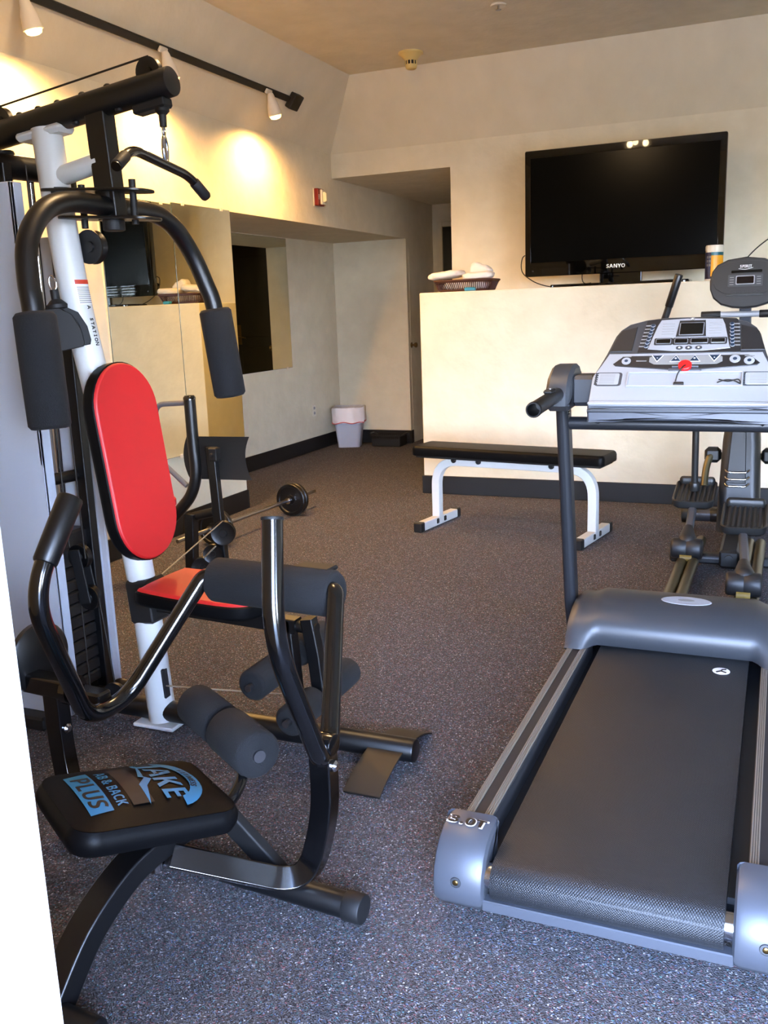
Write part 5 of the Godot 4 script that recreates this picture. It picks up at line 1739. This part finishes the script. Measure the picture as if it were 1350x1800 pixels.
		cyl(s, Vector3(-0.20 + 0.215 * e, 0.35, -5.45), Vector3(-0.20 + 0.215 * e, 0.40, -5.447), 0.028, -1.0, 16, 0.005)
		part("handle_socket", s, M.ell_grey, h)
	# mast, fixed bar, console
	s = mb()
	bar(s, [Vector3(-0.18, 0.85, -5.66), Vector3(-0.185, 1.40, -5.34)], 0.06, 0.06, Vector3.BACK, 0.012)
	part("mast", s, M.tm_silver, t)
	s = mb()
	cyl(s, Vector3(-0.40, 1.335, -5.33), Vector3(0.04, 1.335, -5.33), 0.016, -1.0, 16)
	var hb := part("fixed_bar", s, M.tm_pale, t, "silver fixed handlebar")
	for e in [-1.0, 1.0]:
		s = mb()
		cyl(s, Vector3(-0.18 + 0.095 * e + (-0.03 if e < 0.0 else -0.03), 1.335, -5.33), Vector3(-0.18 + 0.225 * e, 1.335, -5.33), 0.020, -1.0, 18, 0.004)
		part("bar_grip", s, M.black_flat, hb)
	var up := Vector3(0, 0.97, -0.24).normalized()
	var cf := Transform3D(Basis(Vector3.RIGHT, Vector3.RIGHT.cross(up), -up), Vector3(-0.19, 1.50, -5.30))
	var ol := [Vector2(-0.175, 0.01), Vector2(-0.172, -0.035), Vector2(-0.155, -0.08), Vector2(-0.115, -0.115), Vector2(-0.06, -0.132), Vector2(0, -0.137), Vector2(0.06, -0.132), Vector2(0.115, -0.115), Vector2(0.155, -0.08), Vector2(0.172, -0.035), Vector2(0.175, 0.01), Vector2(0.165, 0.06), Vector2(0.14, 0.095), Vector2(0.09, 0.12), Vector2(0, 0.132), Vector2(-0.09, 0.12), Vector2(-0.14, 0.095), Vector2(-0.165, 0.06)]
	s = mb()
	pad(s, cf, poly(ol, 50.0), [Vector2(0.06, -0.08), Vector2(0.02, -0.06), Vector2(0.002, -0.025), Vector2(0, 0.0), Vector2(0.006, 0.006)])
	var con := part("console", s, M.tm_dark, t, "oval dark console")
	var q := func(called: String, w: float, h: float, x: float, y: float, lo: float, hi: float, m: Material, r := 0.004) -> MeshInstance3D:
		var ss := mb()
		pad(ss, cf * Transform3D(Basis.IDENTITY, Vector3(x, 0, -y)), rrect(w, h, r, 3), [Vector2(0, lo), Vector2(0, hi - 0.0004), Vector2(0.0004, hi)])
		return part(called, ss, m, con)
	s = mb()
	var fo := []
	for p in ol: fo.append(Vector2(p.x * 0.93, p.y * 0.70 + 0.022))
	pad(s, cf, poly(fo, 50.0), [Vector2(0, 0.004), Vector2(0.002, 0.008)])
	part("console_face", s, M.ell_grey, con)
	q.call("display_strip", 0.15, 0.014, 0.005, 0.053, 0.007, 0.010, M.screen)
	q.call("label_plate", 0.17, 0.062, 0.0, 0.006, 0.007, 0.0092, M.tm_grey)
	q.call("window_edge", 0.092, 0.046, 0.0, 0.008, 0.009, 0.0105, M.tm_pale)
	var scr := mat("led_dark", Color(0.05, 0.018, 0.02), 0.15)
	q.call("display_window", 0.083, 0.037, 0.0, 0.008, 0.0100, 0.0112, scr)
	for k in 4:
		for x in [-0.066, 0.066]:
			q.call("caption_line", 0.02, 0.0035, x, -0.014 + k * 0.0125, 0.009, 0.0098, M.print_grey, 0.0005)
	q.call("key_recess", 0.15, 0.022, 0.0, -0.052, 0.006, 0.0092, M.tm_dark, 0.011)
	for k in 6:
		q.call("key", 0.016, 0.009, -0.05 + k * 0.02, -0.055, 0.009, 0.011, M.ell_grey, 0.004)
	q.call("key_lip", 0.18, 0.006, 0.0, -0.070, 0.006, 0.011, M.tm_grey, 0.003)
	letters("SPIRIT", 0.020, con, Transform3D(Basis(cf.basis.x, -cf.basis.z, cf.basis.y), cf * Vector3(0.0, 0.0085, -0.080)), M.print_white, "logo_lettering", 0.0008, false, 0.95)
	s = mb()
	tube(s, curve([cf * Vector3(-0.035, 0.009, -0.068), cf * Vector3(0.0, 0.009, -0.064), cf * Vector3(0.035, 0.009, -0.072)], 6), 0.0014, 6)
	part("logo_swoosh", s, M.print_white, con)

# ---------------------------------------------------------------- flat bench
func build_bench() -> void:
	var t := thing("flat_bench", "white framed flat weight bench with black padded top", "bench", Vector3(-1.535, 0, -5.62))
	t.rotation.y = -0.165
	O = Vector3.ZERO
	var s := mb()
	pad(s, Transform3D(Basis.IDENTITY, Vector3(-0.01, 0.478, 0.0)), rrect(1.31, 0.27, 0.035, 5), [Vector2(0.012, 0), Vector2(0.002, 0.006), Vector2(0, 0.016), Vector2(0, 0.046), Vector2(0.004, 0.058), Vector2(0.014, 0.066)], 0.008)
	var p := part("bench_pad", s, M.black_vinyl, t, "black padded vinyl top")
	s = mb()
	span(s, Vector3(-0.64, 0.466, -0.11), Vector3(0.62, 0.480, 0.11), 0.003)
	part("pad_board", s, M.black_flat, p)
	s = mb()
	bar(s, fil([Vector3(-0.545, 0.05, 0), Vector3(-0.545, 0.438, 0), Vector3(0.54, 0.438, 0), Vector3(0.54, 0.05, 0)], 0.17, 12), 0.056, 0.056, Vector3.BACK, 0.006)
	part("frame_tube", s, M.white_paint, t, "bent white square tube frame")
	for x in [-0.545, 0.54]:
		s = mb()
		span(s, Vector3(x - 0.028, 0.004, -0.235), Vector3(x + 0.028, 0.06, 0.235), 0.004)
		var f := part("foot_bar", s, M.white_paint, t, "white foot bar")
		for e in [-1.0, 1.0]:
			s = mb()
			span(s, Vector3(x - 0.031, 0.0, 0.225 * e), Vector3(x + 0.031, 0.064, 0.275 * e), 0.006)
			part("rubber_foot", s, M.black_flat, f)
			s = mb()
			box(s, Vector3(x + 0.028, 0.034, 0.05 * e), Vector3(0.012, 0.034, 0.03), 0.005)
			part("bolt_cover", s, M.black_flat, f)
	for x in [-0.40, -0.22, 0.28]:
		s = mb()
		lathe(s, frame(Vector3(x, 0.448, 0.028), Vector3.BACK), [Vector2(0, 0), Vector2(0.018, 0), Vector2(0.018, 0.01), Vector2(0.01, 0.018), Vector2(0, 0.018)], 12)
		part("bolt_cover", s, M.black_flat, t)

# ---------------------------------------------------------------- barbell on the floor by the mirror wall
func build_barbell() -> void:
	var a := Vector3(-3.262, 0.117, -4.42)
	var b := Vector3(-3.168, 0.117, -6.03)
	var d := (b - a).normalized()
	var t := thing("barbell", "steel barbell with black weight plates lying on the carpet", "barbell", Vector3(-3.21, 0, -5.2))
	var s := mb()
	cyl(s, a, b, 0.0135, -1.0, 16, 0.002)
	part("bar", s, M.steel, t, "plain steel bar")
	for g in [[0.18, 0.36, 2], [0.79, 0.83, 2]]:
		for k in g[2]:
			s = mb()
			var c: Vector3 = a.lerp(b, 0.795 + k * 0.024) if g[0] > 0.5 else a.lerp(b, 0.225 + k * 0.024)
			lathe(s, frame(c - d * 0.016, d), [Vector2(0.014, 0.002), Vector2(0.034, 0.0), Vector2(0.036, 0.006), Vector2(0.088, 0.006), Vector2(0.094, 0.0), Vector2(0.112, 0.0), Vector2(0.117, 0.005), Vector2(0.117, 0.027), Vector2(0.112, 0.032), Vector2(0.094, 0.032), Vector2(0.088, 0.026), Vector2(0.036, 0.026), Vector2(0.034, 0.032), Vector2(0.014, 0.03)], 36)
			part("weight_plate", s, M.black_satin, t)
	for f in [0.772, 0.845, 0.203, 0.276]:
		s = mb()
		lathe(s, frame(a.lerp(b, f) - d * 0.012, d), [Vector2(0.012, 0), Vector2(0.024, 0), Vector2(0.024, 0.024), Vector2(0.012, 0.024)], 16)
		part("collar", s, M.chrome, t)

# ---------------------------------------------------------------- television on the half wall
func build_television() -> void:
	var x0 := -1.80
	var x1 := -0.402
	var y0 := 1.628
	var y1 := 2.52
	var z := -7.0
	var t := thing("television", "large black flat television standing on the half wall", "television", Vector3((x0 + x1) / 2, 1.54, -7.05))
	var s := mb()
	var xf := Transform3D(Basis(Vector3.RIGHT, Vector3.BACK, Vector3.DOWN), Vector3((x0 + x1) / 2, (y0 + y1) / 2, z - 0.07))
	pad(s, xf, rrect(x1 - x0, y1 - y0, 0.012, 3), [Vector2(0.10, -0.05), Vector2(0.08, -0.02), Vector2(0.005, 0.0), Vector2(0, 0.006), Vector2(0, 0.064), Vector2(0.004, 0.07)])
	var b := part("housing", s, M.tv_bezel, t, "glossy black frame")
	s = mb()
	span(s, Vector3(x0 + 0.045, y0 + 0.10, z - 0.001), Vector3(x1 - 0.045, y1 - 0.055, z + 0.0015), 0.0005)
	part("screen", s, M.tv_screen, b)
	for a in [[Vector3(x0 + 0.038, y0 + 0.093, z), Vector3(x1 - 0.038, y0 + 0.10, z + 0.004)], [Vector3(x0 + 0.038, y1 - 0.055, z), Vector3(x1 - 0.038, y1 - 0.048, z + 0.004)], [Vector3(x0 + 0.038, y0 + 0.10, z), Vector3(x0 + 0.045, y1 - 0.055, z + 0.004)], [Vector3(x1 - 0.045, y0 + 0.10, z), Vector3(x1 - 0.038, y1 - 0.055, z + 0.004)]]:
		s = mb()
		span(s, a[0], a[1], 0.001)
		part("screen_edge", s, M.tv_bezel, b)
	letters("SANYO", 0.036, b, Transform3D(Basis.IDENTITY, Vector3(-1.13, y0 + 0.05, z + 0.001)), M.print_white, "logo_lettering", 0.001, false, 1.15)
	s = mb()
	cyl(s, Vector3(x0 + 0.06, y0 + 0.04, z), Vector3(x0 + 0.06, y0 + 0.04, z + 0.002), 0.005, -1.0, 10)
	part("power_light", s, M.tm_silver, b)
	s = mb()
	span(s, Vector3(-1.25, 1.555, z - 0.06), Vector3(-0.95, 1.64, z - 0.02), 0.006)
	part("stand_neck", s, M.tv_bezel, t)
	s = mb()
	pad(s, Transform3D(Basis.IDENTITY, Vector3(-1.10, 1.54, z - 0.02)), rrect(0.98, 0.30, 0.04, 5), [Vector2(0, 0), Vector2(0, 0.014), Vector2(0.008, 0.022)])
	part("stand_base", s, M.tv_bezel, t)
	# leads
	s = mb()
	tube(s, curve([Vector3(-1.79, 1.80, -7.08), Vector3(-1.835, 1.77, -7.06), Vector3(-1.83, 1.67, -7.03), Vector3(-1.75, 1.60, -7.02), Vector3(-1.66, 1.562, -7.02), Vector3(-1.58, 1.545, -7.04)], 6), 0.004, 8)
	part("power_lead", s, M.black_flat, t)
	for x in [-1.36, -1.22]:
		s = mb()
		tube(s, curve([Vector3(x - 0.02, 1.66, -7.06), Vector3(x - 0.022, 1.60, -7.05), Vector3(x, 1.565, -7.03), Vector3(x + 0.05, 1.566, -7.02)], 6), 0.0035, 8)
		part("signal_lead", s, M.black_flat, t)
	O = Vector3(-0.2, 1.7, ZB)
	s = mb()
	tube(s, curve([Vector3(-0.33, 1.60, -7.555), Vector3(-0.27, 1.70, -7.555), Vector3(-0.17, 1.80, -7.555), Vector3(0.02, 1.93, -7.555)], 6), 0.004, 8)
	one("coaxial_cord", "thin black cord running up the wall beside the television", "cord", s, M.black_flat, O)

func soft(parent: Node3D, called: String, at: Vector3, size: Vector3, basis: Basis, seed: int, m: Material) -> MeshInstance3D:    # a folded or crumpled piece of cloth: rounded block with folds
	var n := FastNoiseLite.new()
	n.seed = seed
	n.frequency = 9.0
	n.fractal_octaves = 3
	var s := mb()
	var nu := 36
	var nv := 18
	var pt := func(i: int, j: int) -> Vector3:
		var a := TAU * i / nu
		var b := -PI / 2 + PI * j / nv
		var d := Vector3(cos(b) * cos(a), sin(b), cos(b) * sin(a))
		var q := Vector3(signf(d.x) * pow(absf(d.x), 0.5), signf(d.y) * pow(absf(d.y), 0.6), signf(d.z) * pow(absf(d.z), 0.5)) * size / 2.0
		q *= 1.0 + 0.10 * n.get_noise_3dv(q * 1.6 + Vector3.ONE * seed) + 0.05 * sin(q.x * 90.0 + seed) * absf(d.y)
		return at + basis * q
	for i in nu:
		for j in nv:
			var v := []
			for e in [[i, j], [i + 1, j], [i + 1, j + 1], [i, j + 1]]:
				var p: Vector3 = pt.call(e[0] % nu, e[1])
				var du: Vector3 = pt.call((e[0] + 1) % nu, e[1]) - pt.call((e[0] + nu - 1) % nu, e[1])
				var dv: Vector3 = pt.call(e[0] % nu, mini(e[1] + 1, nv)) - pt.call(e[0] % nu, maxi(e[1] - 1, 0))
				var nn := dv.cross(du)
				if nn.length() < 1e-9: nn = p - at
				nn = nn.normalized()
				if nn.dot(p - at) < 0.0: nn = -nn
				v.append([p, nn])
			quad(s, v[0][0], v[1][0], v[2][0], v[3][0], v[0][1], v[1][1], v[2][1], v[3][1])
	return part(called, s, m, parent)

func build_small_things() -> void:
	var s := mb()
	# wicker basket
	var c := Vector3(-2.235, 1.54, -6.93)
	var t := thing("wicker_basket", "low reddish-brown wicker basket on the end of the half wall", "basket", c)
	s = mb()
	pad(s, Transform3D(Basis.IDENTITY, c), rrect(0.39, 0.22, 0.05, 5), [Vector2(0, 0), Vector2(0, 0.008), Vector2(0.003, 0.010)])
	part("basket_base", s, M.wicker, t)
	for a in [[0.082, 0.46, 0.29, 0.0075], [0.012, 0.40, 0.23, 0.006], [0.072, 0.452, 0.282, 0.005]]:
		s = mb()
		var lp := []
		for e in rrect(a[1], a[2], 0.06, 6): lp.append(c + Vector3(e[0].x, a[0], e[0].y))
		lp.append(lp[0])
		lp.append(lp[1])
		tube(s, lp, a[3], 8)
		part("basket_rim", s, M.wicker, t)
	var o0 := rrect(0.40, 0.23, 0.05, 8)
	var o1 := rrect(0.455, 0.285, 0.06, 8)
	var loop0 := []
	var loop1 := []
	for e in o0: loop0.append(e[0])
	for e in o1: loop1.append(e[0])
	var stakes := 84
	for k in stakes:
		var p := along(loop0, float(k) / stakes)
		var q := along(loop1, float(k) / stakes)
		s = mb()
		tube(s, [c + Vector3(p.x, 0.012, p.y), c + Vector3(q.x, 0.08, q.y)], 0.0036, 5)
		part("stake", s, M.wicker, t)
	for h in 6:                                                     # tighter weave on the left end
		s = mb()
		var w := []
		for k in 30:
			var f := 0.37 + 0.245 * k / 29.0
			var y := 0.018 + h * 0.0098
			var p := along(loop0, f).lerp(along(loop1, f), y / 0.082)
			w.append(c + Vector3(p.x, y, p.y) + Vector3(p.x, 0, p.y).normalized() * (0.0035 if (k + h) % 2 == 0 else -0.002))
		tube(s, w, 0.0048, 5)
		part("weaver", s, M.wicker, t)
	# folded towels in it
	var tl := [["long folded white towel lying over the wicker basket rim", Vector3(-2.385, 1.668, -6.90), Vector3(0.27, 0.056, 0.22), 0.10, 3], ["short folded white towel on the right of the wicker basket", Vector3(-2.12, 1.652, -6.86), Vector3(0.235, 0.055, 0.14), 0.04, 7], ["crumpled white towel standing up behind the folded towels", Vector3(-2.14, 1.688, -6.99), Vector3(0.17, 0.11, 0.10), -0.35, 12], ["white towel packed low inside the wicker basket", Vector3(-2.235, 1.585, -6.93), Vector3(0.36, 0.062, 0.20), 0.0, 19]]
	for a in tl:
		O = a[1] - Vector3(0, a[2].y / 2, 0)
		var w := soft(self, numbered("folded_towel"), a[1], a[2], Basis(Vector3.BACK, a[3]), a[4], M.towel)
		w.position = O
		w.set_meta("label", a[0])
		w.set_meta("category", "towel")
		w.set_meta("group", "white towels in the basket")
	# small cyan packet in front of the basket
	O = Vector3(-2.155, 1.54, -6.755)
	s = mb()
	box(s, O + Vector3(0, 0.014, 0), Vector3(0.085, 0.028, 0.04), 0.008, Basis(Vector3.UP, 0.2))
	one("soap_packet", "small cyan packet lying before the wicker basket", "packet", s, M.cyan, O)
	# tub of wipes
	c = Vector3(-0.448, 1.54, -6.84)
	t = thing("wipes_tub", "white, navy and yellow tub of wipes beside the television", "tub", c)
	s = mb()
	lathe(s, frame(c, Vector3.UP), [Vector2(0, 0), Vector2(0.054, 0), Vector2(0.057, 0.004), Vector2(0.057, 0.19), Vector2(0.055, 0.195), Vector2(0, 0.195)], 28)
	part("tub_body", s, M.plastic_white, t)
	for a in [[0.012, 0.186, 0.0, TAU, "navy"], [0.028, 0.165, -1.15, 0.62, "yellow"], [0.165, 0.186, -1.15, 0.62, "teal"]]:
		s = mb()
		var r := 0.0575 if a[4] == "navy" else 0.0581
		for k in 24:
			var b0: float = a[2] + (a[3] - a[2]) * k / 24.0
			var b1: float = a[2] + (a[3] - a[2]) * (k + 1) / 24.0
			var d0 := Vector3(sin(b0 + 0.85), 0, cos(b0 + 0.85))
			var d1 := Vector3(sin(b1 + 0.85), 0, cos(b1 + 0.85))
			quad(s, c + d0 * r + Vector3.UP * a[0], c + d1 * r + Vector3.UP * a[0], c + d1 * r + Vector3.UP * a[1], c + d0 * r + Vector3.UP * a[1], d0, d1, d1, d0)
		part("label_print", s, M[a[4]], t)
	for k in 6:
		var ang := -0.75 + (k % 2) * 0.36
		var d := Vector3(sin(ang), 0, cos(ang))
		s = mb()
		box(s, c + d * 0.058 + Vector3.UP * (0.155 - (k / 2) * 0.026), Vector3(0.014, 0.016, 0.002), 0.0005, Basis(Vector3.UP, ang))
		part("label_icon", s, M.print_grey, t)
	s = mb()
	lathe(s, frame(c + Vector3(0, 0.195, 0), Vector3.UP), [Vector2(0, 0), Vector2(0.058, 0), Vector2(0.059, 0.004), Vector2(0.059, 0.03), Vector2(0.054, 0.038), Vector2(0, 0.04)], 28)
	part("lid", s, M.plastic_white, t)
	# waste bin with its bag
	c = Vector3(-4.25, 0, -8.98)
	t = thing("waste_bin", "pale blue-grey waste bin lined with a white plastic bag", "bin", c)
	var bb := Basis(Vector3.UP, 0.30)
	s = mb()
	frustum(s, Transform3D(bb, c), 0.235, 0.315, 0.0, 0.40, 0.035)
	part("bin_body", s, M.bin, t)
	s = mb()
	var nz := FastNoiseLite.new()
	nz.seed = 5
	nz.frequency = 14.0
	var rows := [[0.262, 0.318, 0.006], [0.275, 0.332, 0.012], [0.32, 0.335, 0.014], [0.37, 0.338, 0.012], [0.415, 0.338, 0.006], [0.428, 0.325, 0.004], [0.41, 0.30, 0.004], [0.33, 0.28, 0.02]]
	for k in rows.size() - 1:
		var r0 := rrect(rows[k][1], rows[k][1], 0.04, 8)
		var r1 := rrect(rows[k + 1][1], rows[k + 1][1], 0.04, 8)
		var m := 64
		for i in m:
			var v := []
			for q in [[i, 0], [i + 1, 0], [i + 1, 1], [i, 1]]:
				var rr = rows[k + q[1]]
				var lp := []
				for e in (r0 if q[1] == 0 else r1): lp.append(e[0])
				var p := along(lp, float(q[0] % m) / m)
				var w: float = rr[2] * nz.get_noise_3d(p.x * 3.0, rr[0] * 2.0, p.y * 3.0) * 1.6
				var pn_ := p + p.normalized() * w
				var nrm := Vector3(p.x, 0.02, p.y).normalized() + Vector3(nz.get_noise_3d(p.x * 5, rr[0] * 5, p.y * 5), nz.get_noise_3d(p.y * 5, p.x * 5, rr[0] * 5), 0) * 0.5
				v.append([c + bb * Vector3(pn_.x, rr[0] + w * 0.8, pn_.y), (bb * nrm).normalized()])
			quad(s, v[0][0], v[1][0], v[2][0], v[3][0], v[0][1], v[1][1], v[2][1], v[3][1])
	var bag := part("bag", s, M.bag, t, "white plastic liner folded over the rim")
	s = mb()
	var tie := []
	var tl2 := []
	for e in rrect(0.333, 0.333, 0.04, 8): tl2.append(e[0])
	for i in 49:
		var p := along(tl2, fmod(i / 48.0, 1.0))
		tie.append(c + bb * Vector3(p.x, 0.268 + 0.008 * sin(i * 0.9), p.y))
	tube(s, tie, 0.006, 6)
	part("draw_tape", s, M.bag_red, bag, "pink draw tape")
	# black plastic crate
	c = Vector3(-3.83, 0, -9.08)
	t = thing("plastic_crate", "low black plastic basket on the carpet by the recess end wall", "crate", c)
	s = mb()
	span(s, c + Vector3(-0.155, 0, -0.1), c + Vector3(0.155, 0.01, 0.1), 0.004)
	part("crate_floor", s, M.black_flat, t)
	for e in [-1.0, 1.0]:
		s = mb()
		span(s, c + Vector3(-0.16, 0.01, 0.1 * e - 0.004), c + Vector3(0.16, 0.085, 0.1 * e + 0.004), 0.002)
		span(s, c + Vector3(-0.175, 0.108, 0.105 * e - 0.007), c + Vector3(0.175, 0.122, 0.105 * e + 0.007), 0.003)
		part("long_side", s, M.black_flat, t)
		s = mb()
		span(s, c + Vector3(0.16 * e - 0.004, 0.01, -0.1), c + Vector3(0.16 * e + 0.004, 0.11, 0.1), 0.002)
		part("short_side", s, M.black_flat, t)
		for k in 13:
			s = mb()
			box(s, c + Vector3(-0.144 + k * 0.024, 0.097, 0.102 * e), Vector3(0.008, 0.026, 0.006))
			part("side_bar", s, M.black_flat, t)
		s = mb()
		tube(s, fil([c + Vector3(0.165 * e, 0.115, -0.06), c + Vector3(0.20 * e, 0.135, -0.055), c + Vector3(0.20 * e, 0.135, 0.055), c + Vector3(0.165 * e, 0.115, 0.06)], 0.02), 0.006, 8)
		part("handle", s, M.black_satin, t)
	# wall socket in the recess
	c = Vector3(XA, 0.42, -8.63)
	t = thing("wall_outlet", "white power outlet low on the recess wall", "outlet", c)
	s = mb()
	box(s, c + Vector3(0.003, 0, 0), Vector3(0.006, 0.118, 0.072), 0.002)
	var pt := part("cover_plate", s, M.plastic_white, t)
	for e in [-1.0, 1.0]:
		s = mb()
		pad(s, frame(c + Vector3(0.005, 0.026 * e, 0), Vector3.RIGHT, Vector3.UP), rrect(0.03, 0.034, 0.012, 4), [Vector2(0, 0), Vector2(0, 0.003), Vector2(0.001, 0.004)])
		var so := part("socket", s, M.trim_white, pt)
		for z in [-0.006, 0.006]:
			s = mb()
			box(s, c + Vector3(0.0092, 0.028 * e, z), Vector3(0.0006, 0.010, 0.002))
			part("slot", s, M.black_flat, so)
	# fire alarm strobe on the left wall near the corner
	c = Vector3(XL, 2.365, -7.26)
	t = thing("fire_alarm", "red and white fire alarm strobe on the wall near the hall", "fire alarm", c)
	s = mb()
	box(s, c + Vector3(0.004, 0, 0), Vector3(0.008, 0.145, 0.125), 0.002)
	part("back_plate", s, M.plastic_white, t)
	s = mb()
	box(s, c + Vector3(0.027, 0, 0.0), Vector3(0.04, 0.138, 0.115), 0.006)
	part("alarm_body", s, M.alarm_red, t)
	s = mb()
	box(s, c + Vector3(0.056, 0, -0.012), Vector3(0.02, 0.12, 0.075), 0.005)
	part("strobe_housing", s, M.plastic_white, t)
	s = mb()
	pad(s, frame(c + Vector3(0.065, 0, -0.014), Vector3.RIGHT, Vector3.UP), rrect(0.085, 0.045, 0.012, 4), [Vector2(0, 0), Vector2(0.002, 0.015), Vector2(0.012, 0.026)])
	part("strobe_lens", s, M.lens, t)
	letters("FIRE", 0.020, t, Transform3D(Basis(Vector3.UP, Vector3.BACK, Vector3.RIGHT), c + Vector3(0.0475, 0, 0.043)), M.print_white, "lettering", 0.001)

func frustum(s: SurfaceTool, xf: Transform3D, w0: float, w1: float, y0: float, y1: float, r: float) -> void:
	var a := rrect(w0, w0, r, 4)
	var b := rrect(w1, w1, r, 4)
	var k := (w0 - w1) / 2 / (y1 - y0)
	for i in a.size():
		var j := (i + 1) % a.size()
		var ni := xf.basis * Vector3(a[i][1].x, k, a[i][1].y).normalized()
		var nj := xf.basis * Vector3(a[j][1].x, k, a[j][1].y).normalized()
		quad(s, xf * Vector3(a[i][0].x, y0, a[i][0].y), xf * Vector3(a[j][0].x, y0, a[j][0].y), xf * Vector3(b[j][0].x, y1, b[j][0].y), xf * Vector3(b[i][0].x, y1, b[i][0].y), ni, nj, nj, ni)
		tri(s, xf * Vector3(0, y0 + 0.01, 0), xf * Vector3(a[i][0].x, y0, a[i][0].y), xf * Vector3(a[j][0].x, y0, a[j][0].y), Vector3.DOWN, Vector3.DOWN, Vector3.DOWN)

func along(loop: Array, f: float) -> Vector2:            # point at a share of the way round a closed line
	var total := 0.0
	var n := loop.size()
	for i in n: total += loop[i].distance_to(loop[(i + 1) % n])
	var want := fposmod(f, 1.0) * total
	for i in n:
		var l: float = loop[i].distance_to(loop[(i + 1) % n])
		if want <= l and l > 0.0: return loop[i].lerp(loop[(i + 1) % n], want / l)
		want -= l
	return loop[0]
